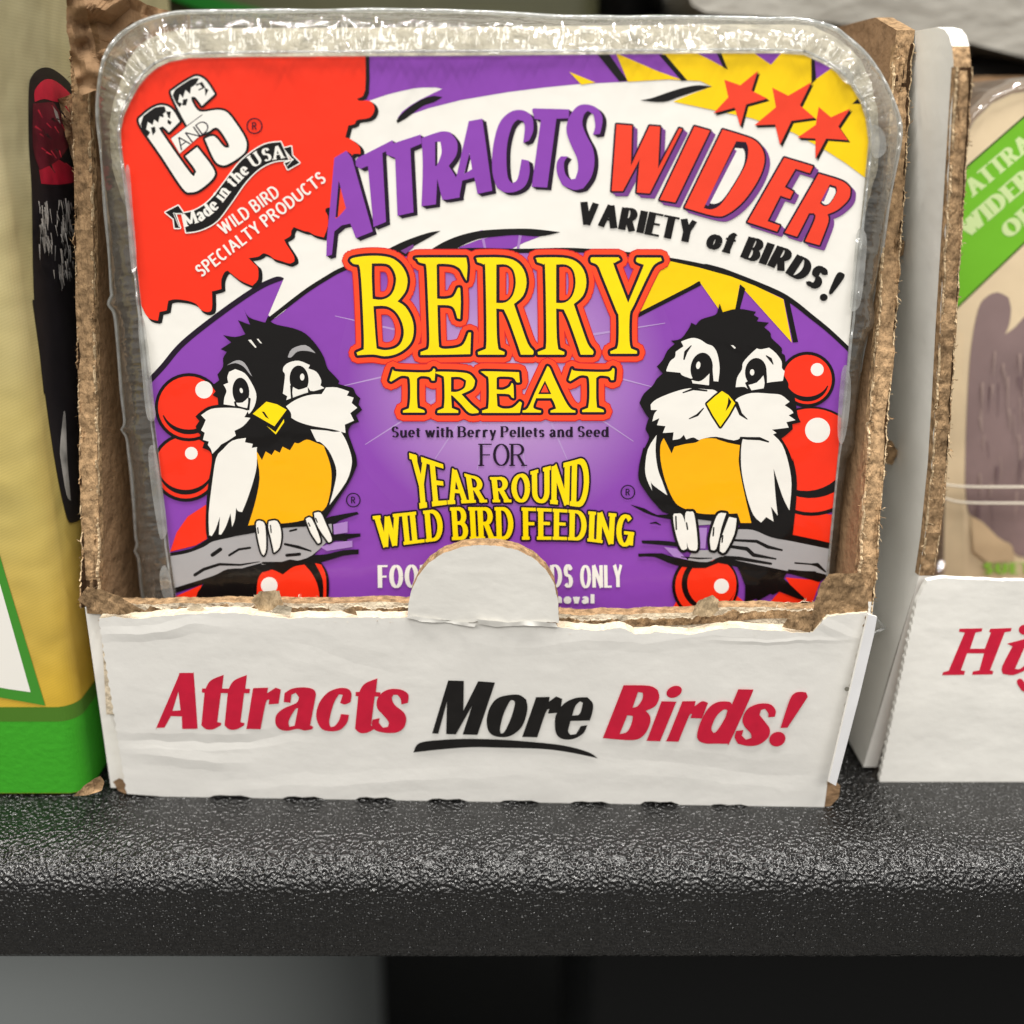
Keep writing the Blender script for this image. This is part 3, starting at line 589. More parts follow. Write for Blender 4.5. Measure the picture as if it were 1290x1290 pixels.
# --- berries and branches
def berry(k, c, r, hl=None, rh=8, cres=1, rim=True, ry=None):
    ry = ry or r
    K.add(k, I['black'], [disc(c, r + 4, 36, ry + 4)]); K.add(k, I['red'], [disc(c, r, 36, ry)])
    if rim:
        a = [(c[0] + math.cos(R(t)) * r * .86 * 1.02, c[1] + math.sin(R(t)) * ry * .80) for t in range(20, 161, 10)]
        if cres < 0: a = [(c[0] - math.sin(R(t)) * r * .78, c[1] - math.cos(R(t)) * ry * .9) for t in range(20, 161, 10)]
        K.add(k, I['black'], stroke(a, [1.5, 2.5, 3.5, 4.5, 5.2, 5.8, 6, 6, 6, 5.6, 5, 4.2, 3.4, 2.5, 1.5]))
    if hl: K.add(k, I['white'], [disc(hl, rh, 20)])
K.add('berry_picture#a', I['red'], [D2([(120, 720), (160, 600), (230, 500), (345, 425), (350, 640), (280, 680)])])
berry('berry_picture#b', (234, 589), 39, (241, 571), 8)
berry('berry_picture#c', (238, 513), 39, (257, 491), 11)
K.add('berry_picture#d', I['red'], [D2([(150, 1000), (320, 925), (290, 1010)])])
k = 'berry_picture#e'
K.add(k, I['black'], [sm(D2([(640, 1060), (652, 900), (700, 815), (900, 780), (1040, 760), (1100, 840), (1115, 940), (1105, 1060)]))])
K.add(k, I['red'], [sm(D2([(660, 1060), (668, 900), (705, 838), (760, 832), (825, 862), (890, 815), (960, 800), (1010, 860), (1045, 940), (1060, 1060)])), sm(D2([(1025, 790), (1065, 800), (1095, 880), (1095, 1060), (1075, 1060), (1075, 900)]))])
K.add(k, I['white'], [disc(D2([(740, 930)])[0], 10.5, 20)])
berry('berry_picture#f', (1017, 478), 31, (1029.5, 465.5), 8.2)
K.add('berry_picture#g', I['red'], [D6([(970, 420), (1120, 425), (1250, 440), (1240, 640), (980, 580)])])
k = 'berry_picture#h'
K.add(k, I['black'], [disc((1022, 581), 69, 48)]); K.add(k, I['red'], [disc((1022, 580), 65.5, 48)])
a = [(1018 + math.cos(R(t)) * 60, 563 + math.sin(R(t)) * 60) for t in range(10, 150, 10)]
K.add(k, I['black'], stroke(a, [15, 14, 13, 12.5, 12, 11.5, 11, 10, 9, 8, 7, 6, 5, 4])); K.add(k, I['white'], [disc((1030, 542), 15.8, 26)])
k = 'berry_picture#i'
K.add('berry_picture#j', I['red'], [D6([(200, 1090), (265, 965), (330, 1090)]), D6([(540, 1060), (620, 930), (690, 990), (720, 1060)]), D6([(780, 1060), (900, 920), (1025, 965), (940, 830), (1160, 850), (1120, 960), (1080, 1060)])])
K.add(k, I['black'], [disc(D6([(440, 885)])[0], 42, 40)]); K.add(k, I['red'], [disc(D6([(442, 885)])[0], 38.5, 40)]); K.add(k, I['black'], [disc(D6([(462, 870)])[0], 34.5, 40)]); K.add(k, I['red'], [disc(D6([(480, 868)])[0], 31, 40)])
K.add(k, I['white'], [disc(D6([(540, 885)])[0], 9.4, 22)])
# left branch
k = 'branch_picture#left'
K.add(k, I['black'], [sm(D2([(110, 728), (250, 700), (340, 650), (400, 620), (640, 545), (850, 535), (1000, 545), (1120, 500), (1290, 470), (1300, 485), (1180, 525), (1140, 560), (1140, 610), (1310, 605), (1310, 625), (1230, 640), (1215, 665), (1200, 650), (1100, 660), (1020, 740), (1100, 735), (1200, 710), (1300, 705), (1298, 735), (1200, 745), (1050, 790), (900, 800), (850, 840), (820, 855), (760, 825), (690, 850), (480, 860), (330, 920), (130, 985), (110, 940)]), 2, 40)])
K.add(k, I['grey'], [sm(D2([(120, 748), (230, 728), (330, 690), (390, 655), (520, 625), (630, 585), (830, 562), (960, 560), (1130, 545), (1135, 620), (1010, 740), (890, 780), (700, 800), (620, 822), (480, 828), (390, 870), (150, 945), (130, 900)]), 3, 45)])
K.add(k, I['lilac'], [D2([(1140, 548), (1230, 530), (1230, 600), (1145, 612)]), D2([(1060, 690), (1150, 660), (1260, 650), (1260, 690), (1100, 715)])])
for p, w in (([(385, 740), (435, 705)], 5), ([(490, 742), (550, 705), (620, 695)], 3), ([(275, 865), (330, 830), (430, 798), (560, 802), (680, 782)], [4, 4, 3.5, 2.5, 1]), ([(700, 790), (820, 790), (870, 775), (960, 790)], 3), ([(838, 672), (920, 690), (1000, 715)], [3, 4, 2]), ([(850, 742), (930, 735)], 4), ([(870, 590), (910, 580)], 2.5)):
    K.add(k, I['black'], stroke(D2(p), w))
# right branch
k = 'branch_picture#right'
K.add(k, I['black'], [sm(D6([(-30, 375), (60, 400), (140, 440), (240, 430), (260, 470), (150, 455), (60, 425)]), 2, 60), sm(D6([(40, 600), (150, 600), (260, 612), (280, 640), (190, 630), (45, 618)]), 2, 60),
                      sm(D6([(20, 682), (170, 680), (240, 705), (440, 730), (520, 700), (660, 500), (760, 510), (850, 555), (990, 565), (1250, 622), (1250, 800), (1150, 860), (980, 810), (830, 790), (640, 765), (520, 740), (440, 772), (300, 765), (200, 735), (120, 702), (22, 702)]), 2, 40)])
K.add(k, I['grey'], [sm(D6([(640, 530), (740, 535), (850, 580), (980, 605), (1250, 660), (1240, 830), (1140, 800), (990, 795), (830, 765), (640, 725), (540, 700), (450, 735), (330, 722), (360, 660), (520, 660)]), 3, 45), D6([(385, 465), (480, 470), (470, 500), (390, 505)])])
K.add(k, I['lilac'], [D6([(180, 640), (260, 650), (330, 722), (240, 700)]), D6([(400, 520), (450, 520), (440, 650), (400, 650)])])
for p, w in (([(620, 598), (760, 605), (830, 640), (918, 660)], [3, 4, 4.5, 2.5]), ([(600, 638), (700, 652), (740, 690), (880, 715)], [4, 5, 5, 2]), ([(560, 702), (650, 712), (850, 745)], [3, 5, 3]), ([(660, 742), (850, 782), (980, 802)], 2.5), ([(1000, 740), (1100, 748), (1140, 752), (1190, 795)], [2, 2, 5, 2]), ([(960, 785), (1040, 800), (1125, 803)], [2, 4.5, 4.5]), ([(290, 702), (400, 712), (480, 710)], [1, 2.2, 1]), ([(95, 492), (130, 488), (160, 502)], [1, 2.5, 1])):
    K.add(k, I['black'], stroke(D6(p), w))
# --- left bird
k = 'bird_picture#left'; B = I['black']; Wt = I['white']
K.add(k, B, [sm(D2([(280, 1010), (330, 920), (500, 845), (690, 790), (705, 830), (665, 880), (640, 1010)]), 2, 50)])
K.add(k, B, [sm(D1([(392, -10), (430, 55), (520, 88), (552, 95), (575, 42), (590, 85), (640, 112), (760, 138), (850, 178), (930, 262), (985, 352), (1010, 430), (1060, 485), (1100, 530), (1090, 548), (1150, 565), (1200, 580), (1222, 625), (1255, 655), (1240, 700), (1268, 740), (1222, 780), (1245, 830), (1190, 850), (1165, 905), (1195, 1000), (1225, 1090), (1230, 1180)])
               + D2([(1288, 180), (1240, 285), (1110, 485), (1060, 560), (830, 570), (600, 610), (420, 640), (365, 650), (345, 600), (345, 450), (358, 300)])
               + D1([(150, 1180), (158, 1090), (140, 1045), (88, 1022), (105, 972), (68, 960), (72, 922), (50, 902), (38, 862), (65, 822), (36, 790), (70, 758), (130, 718), (205, 702), (200, 652), (162, 632), (195, 592), (155, 562), (212, 522), (198, 480), (240, 420), (240, 360), (268, 312), (222, 292), (300, 242), (270, 216), (240, 188), (330, 202), (405, 182), (370, 115), (350, 78), (440, 112)]), 3, 48)])
K.add(k, I['orange'], [sm(D1([(488, 1045), (500, 1065), (528, 1112), (555, 1048), (600, 1075), (622, 1038), (660, 1058), (680, 1012), (735, 1040), (770, 982), (800, 988), (860, 960), (930, 985), (980, 1005)]) + D2([(1085, 70), (1120, 170), (1130, 260), (1115, 380), (1078, 460), (960, 520), (830, 542), (700, 545), (608, 556), (650, 420), (680, 260), (662, 120)]), 3, 48)])
K.add(k, Wt, [sm(D1([(888, 885), (1000, 893), (1060, 903), (1110, 900), (1150, 970), (1185, 1070)]) + D2([(1255, 180), (1220, 285), (1116, 428), (1140, 340), (1160, 240), (1150, 170), (1110, 85), (1060, 35)]) + D1([(930, 970)]), 3, 60),
              sm(D1([(310, 968), (410, 948), (402, 980), (460, 992), (452, 1022), (500, 1014)]) + D2([(662, 75), (662, 180), (640, 280), (600, 400), (570, 472), (545, 465), (533, 445), (525, 520), (508, 565), (498, 480), (470, 560), (440, 612), (425, 612), (432, 500), (405, 580), (380, 622), (365, 615), (362, 480), (382, 300), (408, 135), (450, 80)]), 3, 50),
              sm(D1([(78, 780), (150, 735), (250, 725), (360, 730), (425, 748), (398, 795), (442, 800), (390, 860), (325, 895), (335, 930), (290, 960), (230, 1000), (160, 1066), (150, 1030), (128, 1000), (135, 975), (92, 962), (105, 910), (78, 892), (98, 850), (112, 815)]), 3, 45),
              sm(D1([(705, 715), (770, 670), (860, 635), (970, 620), (985, 600), (1000, 575), (1080, 575), (1172, 605), (1155, 635), (1205, 650), (1190, 690), (1232, 725), (1180, 765), (1208, 820), (1140, 850), (1145, 912), (1050, 885), (900, 860), (800, 830), (745, 800), (740, 760)]), 3, 45),
              sm(D1([(285, 460), (330, 440), (400, 470), (450, 540), (485, 620), (480, 690), (455, 745), (430, 772), (420, 740), (340, 715), (245, 700), (250, 650), (266, 600), (243, 555), (280, 540), (272, 500)]), 3, 45),
              sm(D1([(690, 420), (730, 390), (800, 378), (882, 410), (870, 435), (930, 460), (965, 520), (960, 560), (990, 580), (920, 600), (840, 620), (708, 668), (715, 640), (682, 620), (690, 560), (698, 480), (683, 455)]), 3, 45),
              D1([(425, 225), (447, 222), (488, 278), (478, 282)]), D1([(488, 216), (502, 216), (528, 250), (515, 248)])])
K.add(k, B, [disc(D1([(372, 605)])[0], 10.6, 24, 17.5, -4), disc(D1([(802, 515)])[0], 12, 24, 17.5, -4), D1([(865, 570), (885, 600), (975, 608), (970, 624), (870, 628)]), sm(D1([(425, 650), (445, 660), (435, 745), (410, 740), (330, 720), (320, 680)]), 2, 60), sm(D1([(735, 560), (752, 560), (756, 650), (742, 660)]), 2, 60)])
K.add(k, B, stroke(D1([(300, 960), (230, 1003), (185, 1060)]), [1, 2.5, 3]))
K.add(k, Wt, [sm(D1([(338, 688), (385, 686), (425, 650), (425, 690), (418, 728), (352, 712)]), 2, 50), sm(D1([(757, 570), (800, 592), (860, 573), (866, 606), (757, 645), (752, 610)]), 2, 50), disc(D1([(375, 598)])[0], 2, 10, 3.4, -15), disc(D1([(825, 498)])[0], 2.8, 12, 4.4, 0)])
K.add(k, I['grey'], [sm(D1([(268, 412), (340, 375), (400, 395), (455, 495), (432, 470), (390, 420), (330, 395)]), 3, 60), sm(D1([(718, 352), (750, 290), (850, 262), (925, 322), (860, 305), (790, 310), (745, 352)]), 3, 60)])
K.add(k, B, stroke(D1([(455, 772), (620, 868), (712, 738)]), 3)); K.add(k, I['sun'], [D1([(560, 680), (640, 700), (710, 740), (620, 862), (460, 770)]), D1([(562, 858), (628, 905), (690, 808), (692, 832), (630, 922)])])
K.add(k, B, [D1([(525, 752), (545, 755), (580, 808), (555, 795)])])
toesL = [D2([(658, 540), (690, 528), (715, 560), (720, 700), (705, 742), (690, 720), (670, 640)]), D2([(738, 530), (790, 528), (815, 600), (805, 690), (770, 725), (752, 640), (735, 570)]), D2([(968, 515), (1005, 512), (1060, 645), (1045, 668), (1000, 600)]), D2([(1020, 478), (1060, 475), (1092, 540), (1132, 640), (1112, 662), (1060, 590), (1030, 530)])]
toesL = [sm(p, 3, 80) for p in toesL]
K.add(k, B, outset(toesL, 2.4, 8)); K.add(k, Wt, toesL); K.add(k, B, [q for a in ([(748, 555), (752, 600)], [(668, 570), (672, 605)], [(985, 540), (995, 560)], [(1030, 510), (1040, 535)]) for q in stroke(D2(a), 1.6)])
# --- right bird
k = 'bird_picture#right'
K.add(k, B, [sm(D6([(640, 765), (760, 780), (950, 800), (930, 838), (1072, 972), (1020, 965), (905, 918), (860, 940), (850, 930), (772, 976), (755, 962), (682, 1002), (688, 880)]), 2, 40)])
K.add(k, B, [sm(D5([(625, 12), (648, 78), (760, 52), (895, 75), (878, 98), (915, 120), (900, 145), (990, 155), (955, 190), (1000, 230), (1010, 270), (1082, 340), (1085, 380), (1108, 400), (1112, 480), (1095, 530), (1132, 600), (1130, 640), (1172, 680), (1185, 740), (1195, 800), (1205, 850), (1225, 890), (1162, 905), (1165, 942), (1110, 990), (1082, 1010), (1130, 1090), (1165, 1180)])
               + D6([(985, 80), (1010, 200), (1008, 350), (985, 570), (900, 590), (740, 520), (640, 500), (230, 440), (130, 375), (60, 285), (22, 215), (28, 120), (52, 20)])
               + D5([(70, 1080), (105, 1000), (78, 940), (102, 860), (72, 820), (32, 748), (65, 680), (130, 620), (160, 570), (205, 530), (160, 480), (205, 430), (240, 360), (292, 312), (265, 288), (340, 272), (400, 192), (415, 155), (450, 172), (490, 130), (590, 98), (612, 62)]), 3, 48)])
K.add(k, I['orange'], [sm(D5([(188, 1060), (212, 1008), (240, 1060), (270, 1122), (290, 1072), (370, 1052), (450, 1040), (500, 1012), (600, 1012), (680, 1040), (775, 1060)]) + D6([(650, 60), (650, 130), (680, 290), (727, 490), (660, 490), (640, 430), (520, 435), (400, 430), (290, 392), (240, 345), (190, 230), (160, 100)]), 3, 48)])
K.add(k, Wt, [sm(D6([(135, -60), (128, 40), (142, 150), (170, 230), (202, 318), (115, 255), (98, 228), (106, 288), (75, 220), (63, 150), (80, 30)]), 3, 50),
              sm(D6([(672, -30), (700, -60), (780, -40), (860, -65), (920, 0), (960, 120), (978, 250), (965, 412), (920, 320), (866, 150), (878, 320), (892, 445), (850, 388), (866, 482), (820, 453), (788, 488), (740, 440), (700, 330), (668, 180), (662, 60)]), 3, 50),
              sm(D5([(115, 760), (160, 720), (280, 670), (400, 640), (530, 648), (590, 655), (640, 700), (720, 760), (758, 712), (860, 675), (1000, 680), (1080, 690), (1142, 740), (1105, 765), (1155, 800), (1170, 822), (1135, 840), (1185, 875), (1118, 890), (1135, 930), (1060, 940), (1012, 945), (1045, 970), (1000, 990), (990, 1025), (900, 1000), (860, 1025), (790, 998), (730, 1025), (600, 998), (500, 1012), (470, 1022), (430, 1003), (378, 1018), (360, 983), (330, 1012), (278, 1022), (285, 965), (205, 970), (225, 920), (162, 912), (180, 860), (128, 885), (142, 830), (165, 800), (118, 800)]), 3, 45),
              sm(D5([(233, 500), (260, 440), (295, 410), (300, 370), (358, 330), (340, 295), (420, 268), (480, 280), (530, 312), (575, 330), (608, 385), (625, 490), (615, 590), (560, 585), (545, 612), (420, 600), (412, 568), (350, 545), (335, 525), (233, 515)]), 3, 45),
              sm(D5([(743, 632), (755, 560), (790, 500), (798, 450), (850, 390), (900, 345), (930, 352), (990, 340), (1040, 380), (1082, 440), (1085, 490), (1105, 512), (1092, 585), (1000, 595), (970, 602), (955, 642), (850, 652), (810, 630)]), 3, 45),
              D5([(708, 322), (725, 322), (745, 342), (735, 348)])])
K.add(k, B, [disc(D5([(492, 490)])[0], 14, 26, 19.5, 8), disc(D5([(892, 518)])[0], 13.6, 26, 17.5, 6), sm(D5([(545, 520), (572, 470), (580, 585), (600, 600), (560, 612), (420, 612), (410, 570)]), 2, 60), sm(D5([(945, 520), (972, 520), (975, 600), (955, 655), (840, 662), (812, 600)]), 2, 60)])
K.add(k, Wt, [sm(D5([(418, 578), (470, 590), (510, 570), (550, 530), (546, 618), (425, 603)]), 2, 50), sm(D5([(838, 615), (900, 597), (948, 545), (957, 600), (950, 640), (860, 655)]), 2, 50), disc(D5([(467, 470)])[0], 2.7, 12, 4.8, 10), disc(D5([(865, 522)])[0], 2.8, 12, 4, 0)])
K.add(k, B, [q for p, w in (([(415, 325), (375, 372), (362, 425)], [1.2, 4, 2]), ([(970, 400), (1000, 425), (1020, 462)], [1.5, 4, 1.2]), ([(400, 865), (460, 838), (505, 788)], [1.2, 3, 1.5]), ([(748, 750), (780, 830), (828, 868)], [5, 4, 1.2]), ([(355, 672), (430, 645), (530, 658)], [1.5, 3, 2]), ([(780, 1005), (830, 1010), (920, 1012), (985, 1035)], [2.5, 3.5, 4, 2]), ([(610, 1010), (690, 1035)], 2.5)) for q in stroke(D5(p), w)])
bk = D5([(642, 660), (690, 690), (740, 750), (690, 840), (630, 925), (575, 840), (530, 755), (590, 700)])
K.add(k, B, outset([bk], 2.4, 8)); K.add(k, I['sun'], [bk]); K.add(k, B, [D5([(690, 705), (712, 740), (695, 775), (668, 812), (685, 750)])])
toesR = [sm(D6(p), 3, 80) for p in ([(238, 445), (265, 432), (295, 440), (318, 520), (325, 650), (290, 655), (255, 560)], [(315, 428), (345, 420), (368, 430), (385, 540), (390, 650), (360, 662), (330, 640), (315, 520)], [(522, 432), (570, 430), (540, 520), (508, 650), (475, 657), (468, 590), (490, 500)], [(588, 452), (635, 462), (620, 560), (562, 672), (530, 665), (535, 600), (562, 520)])]
K.add(k, B, outset(toesR, 3.4, 8)); K.add(k, Wt, toesR); K.add(k, B, [q for a in ([(255, 450), (258, 530)], [(322, 490), (328, 530)], [(492, 520), (488, 570)], [(548, 570), (544, 610)]) for q in stroke(D6(a), 2)])
K.build(label)
# --- clear tray: one skin from the label's edge over the shoulder and back into the carton
SIL = [(128, 86), (136, 64), (149, 47), (163, 36), (179, 27), (205, 19), (238, 15), (330, 14), (400, 13.5), (480, 13), (560, 14), (640, 17), (700, 21), (790, 22), (880, 21.5), (960, 24), (1005, 24), (1048, 34), (1064, 45), (1078, 56), (1092, 70), (1104, 86), (1114, 102), (1122, 119), (1129, 138), (1134, 160), (1132, 188), (1126, 222), (1119, 260), (1113, 300), (1108, 335), (1104, 360), (1101, 378), (1103, 396), (1104, 406), (1101, 414), (1096, 421), (1091, 434), (1087, 452), (1083, 492), (1078, 535), (1080, 552), (1080, 562), (1076, 570), (1070, 577), (1066, 600), (1062, 640), (1059, 680), (1055, 730), (1050, 815), (190, 815), (183, 770), (178, 738), (176, 715), (174, 702), (170, 694), (173, 686), (171, 676), (169, 640), (166, 600), (162, 570), (159, 550), (153, 541), (157, 532), (153, 493), (149, 440), (146, 405), (143, 392), (137, 383), (141, 372), (140, 362), (136, 298), (131, 240), (126, 180), (123, 150), (123, 123)]
def densify(p, step=3.0):
    o = []
    for i in range(len(p)):
        a, b = p[i], p[(i + 1) % len(p)]; n = max(1, int(math.hypot(b[0] - a[0], b[1] - a[1]) / step))
        o += [(a[0] + (b[0] - a[0]) * j / n, a[1] + (b[1] - a[1]) * j / n) for j in range(n)]
    return o
def nearest_on(poly, q):
    best = None
    for i in range(len(poly)):
        a, b = poly[i - 1], poly[i]; dx, dy = b[0] - a[0], b[1] - a[1]; l2 = dx * dx + dy * dy or 1e-9
        t = max(0, min(1, ((q[0] - a[0]) * dx + (q[1] - a[1]) * dy) / l2)); c = (a[0] + dx * t, a[1] + dy * t)
        d = (c[0] - q[0]) ** 2 + (c[1] - q[1]) ** 2
        if best is None or d < best[0]: best = (d, c)
    return best[1]
outer = densify(curve(SIL, 3), 1.6); inner_e = [nearest_on(LABEL_EDGE, q) for q in outer]
n = len(outer); V = []; F = []
prof = [(-.03, .0005, 0), (0.0, .0006, 0), (.10, .0003, .5), (.28, -.0002, 1), (.5, -.0006, 1), (.7, -.0013, 1), (.86, -.0024, .8), (.96, -.004, .5), (1.0, -.006, .3)]
rings = []
for s, off, wr in prof:
    ring = []
    for i, (o, q) in enumerate(zip(outer, inner_e)):
        x, y = q[0] + (o[0] - q[0]) * s, q[1] + (o[1] - q[1]) * s
        top = max(0, min(1, (230 - y) / 120)); am = (.0011 * top + .00035) * wr
        w = noise.noise(Vector((x * .035, y * .05, 1.7))) * am + noise.noise(Vector((x * .11, y * .10, 5))) * am * .55
        cr = 1 - abs(noise.noise(Vector((o[0] * .075 + 3 * s, o[1] * .075, 11)))) * 2.6      # creases that run across the shoulder
        w += max(0, cr) ** 3 * (.0007 * top + .00050) * wr
        w += (1 - min(1, abs(noise.noise(Vector((x * .05, y * .16, 23)))) * 5)) * .00035 * top * wr
        ring.append(LAB.at(x, y, off + w))
    rings.append(ring)
last = rings[-1]; cen = Vector((0.001, 0, 0.065))
for dy, k in ((.006, .995), (.016, .985), (.030, .97)): rings.append([Vector((cen.x + (p.x - cen.x) * k, p.y + dy, max(0.0034, cen.z + (p.z - cen.z) * k))) for p in last])
for r in rings: V += r
for j in range(len(rings) - 1): F += [[j * n + i, j * n + (i + 1) % n, (j + 1) * n + (i + 1) % n, (j + 1) * n + i] for i in range(n)]
F.append([(len(rings) - 1) * n + i for i in range(n)])
def plastic(name, milk, gloss, tint=(226, 226, 220), face=.5, rough=.07):
    """clear plastic: mostly see-through, a little milky, mirror-like towards grazing angles and on its creases"""
    m = bpy.data.materials.new(name); m.use_nodes = True; nt = m.node_tree; N, L = nt.nodes, nt.links; N.remove(N['Principled BSDF'])
    tr = N.new('ShaderNodeBsdfTransparent'); tr.inputs[0].default_value = (.96, .96, .95, 1)
    df = N.new('ShaderNodeBsdfTranslucent'); d2 = N.new('ShaderNodeBsdfDiffuse'); df.inputs[0].default_value = lin(tint); d2.inputs[0].default_value = lin(tint)
    gs = N.new('ShaderNodeBsdfGlossy'); gs.inputs['Roughness'].default_value = rough
    tc = N.new('ShaderNodeTexCoord'); prev = None
    for sc, d in ((150, .0010), (560, .00014)):
        t = N.new('ShaderNodeTexNoise'); t.inputs['Scale'].default_value = sc; bp = N.new('ShaderNodeBump'); bp.inputs['Distance'].default_value = d
        L.new(tc.outputs['Object'], t.inputs[0]); L.new(t.outputs[0], bp.inputs['Height'])
        if prev: L.new(prev, bp.inputs['Normal'])
        prev = bp.outputs[0]
    L.new(prev, gs.inputs['Normal'])
    a = N.new('ShaderNodeMixShader'); a.inputs[0].default_value = .5; L.new(df.outputs[0], a.inputs[1]); L.new(d2.outputs[0], a.inputs[2])
    b = N.new('ShaderNodeMixShader'); b.inputs[0].default_value = milk; L.new(tr.outputs[0], b.inputs[1]); L.new(a.outputs[0], b.inputs[2])
    lw = N.new('ShaderNodeLayerWeight'); lw.inputs[0].default_value = .4; L.new(prev, lw.inputs['Normal'])
    pw = N.new('ShaderNodeMath'); pw.operation = 'POWER'; pw.inputs[1].default_value = 2; L.new(lw.outputs['Facing'], pw.inputs[0])
    ma = N.new('ShaderNodeMath'); ma.operation = 'MULTIPLY_ADD'; ma.inputs[1].default_value = face; ma.inputs[2].default_value = gloss; ma.use_clamp = True; L.new(pw.outputs[0], ma.inputs[0])
    c = N.new('ShaderNodeMixShader'); L.new(ma.outputs[0], c.inputs[0]); L.new(b.outputs[0], c.inputs[1]); L.new(gs.outputs[0], c.inputs[2])
    L.new(c.outputs[0], N['Material Output'].inputs[0]); return m
cm = plastic('clear_plastic', .15, .12); pad_m = plastic('glare_pad_plastic', .24, .14, (226, 228, 226), .45, .06); cmr = plastic('clear_plastic_rim', .42, .22, (232, 236, 236), .4, .12)  # the pad plastic is milkier, so the pads show as pale glare
def tube(ring, r, nn=6):
    V = []; F = []; m = len(ring)
    for i, p in enumerate(ring):
        t = (ring[(i + 1) % m] - ring[i - 1]).normalized(); a = t.cross(Vector((0, 1, 0))).normalized(); b = t.cross(a)
        rr = r * (1 + .5 * noise.noise(Vector((i * .05, 0, 3))))
        V += [p + a * (rr * math.cos(2 * math.pi * k / nn)) + b * (rr * math.sin(2 * math.pi * k / nn)) for k in range(nn)]
    for i in range(m): F += [[i * nn + k, i * nn + (k + 1) % nn, ((i + 1) % m) * nn + (k + 1) % nn, ((i + 1) % m) * nn + k] for k in range(nn)]
    return V, F
tray = mesh('clear_tray', V, F, cm, parent=pack, smooth=True)
tv, tf = tube([p for p in rings[-4][::2] if p.z > .0045], .00034); mesh('rim', tv, tf, cmr, parent=tray, smooth=True)
tv, tf = tube([p for p in rings[2][::2] if p.z > .0045], .00022); mesh('seal_edge', tv, tf, cmr, parent=tray, smooth=True)
# suet cake inside
SUET = mat('suet', (184, 177, 158), .6, .4, [('noise', 420, .0012, (1, 1, 1))], .3, 380)
V = []; F = []; pts = densify(LABEL_EDGE, 5); ns = len(pts)
cx, cy = 632, 430
def cake(q, k):
    top = max(0, min(1, (200 - q[1]) / 90)); kk = k + .115 * top * (k > .92)
    return (cx + (q[0] - cx) * (k + .045 * (k > .92) * max(0, min(1, (330 - q[1]) / 120))), cy + (q[1] - cy) * kk)
for k, off in ((.9, -.0012), (.965, -.0022), (.985, -.005), (.98, -.014), (.96, -.022)):
    for q in pts:
        x, y = cake(q, k); V.append(LAB.at(x, y, off) + Vector((0, noise.noise(Vector((x * .06, y * .06, off * 900))) * .0006, 0)))
for v in V: v.z = max(v.z, .0045)
for j in range(4): F += [[j * ns + i, j * ns + (i + 1) % ns, (j + 1) * ns + (i + 1) % ns, (j + 1) * ns + i] for i in range(ns)]
F.append(list(range(ns))[::-1]); F.append([4 * ns + i for i in range(ns)])
mesh('suet_cake', V, F, SUET, parent=pack, smooth=True)
# ---------------------------------------------------------------- corrugated board helpers
def jag(i, seed, amp): return amp * (1.3 * noise.noise(Vector((i * .13, seed, 0))) + .7 * noise.noise(Vector((i * .6, seed, 3))) + .3 * noise.noise(Vector((i * 1.9, seed, 7))))
def slab(name, pl, outline, thick, mf, mb, me, parent, off=0.0, smooth=False, **kw):
    """board cut to an outline traced on plane pl, its front face at off, going back by thick"""
    v, f = tri([outline]); n = len(outline); V = [pl.at(x, y, off) for x, y in v]; F = []; FM = []
    nb = len(V); V += [p - pl.n * thick for p in V[:nb]]
    for t in f:
        a, b, c = (V[i] for i in t); t = list(t)
        if (b - a).cross(c - a).dot(pl.n) < 0: t = t[::-1]
        F.append(t); FM.append(0); F.append([nb + i for i in t[::-1]]); FM.append(1)
    k = len(V); V += [pl.at(x, y, off) for x, y in outline]; V += [p - pl.n * thick for p in V[k:k + n]]
    s = 1 if area2(outline) > 0 else -1
    for i in range(n):
        q = [k + i, k + (i + 1) % n, k + n + (i + 1) % n, k + n + i]; F.append(q if s < 0 else q[::-1]); FM.append(2)
    return mesh(name, V, F, [mf, mb, me], FM, parent, **kw)
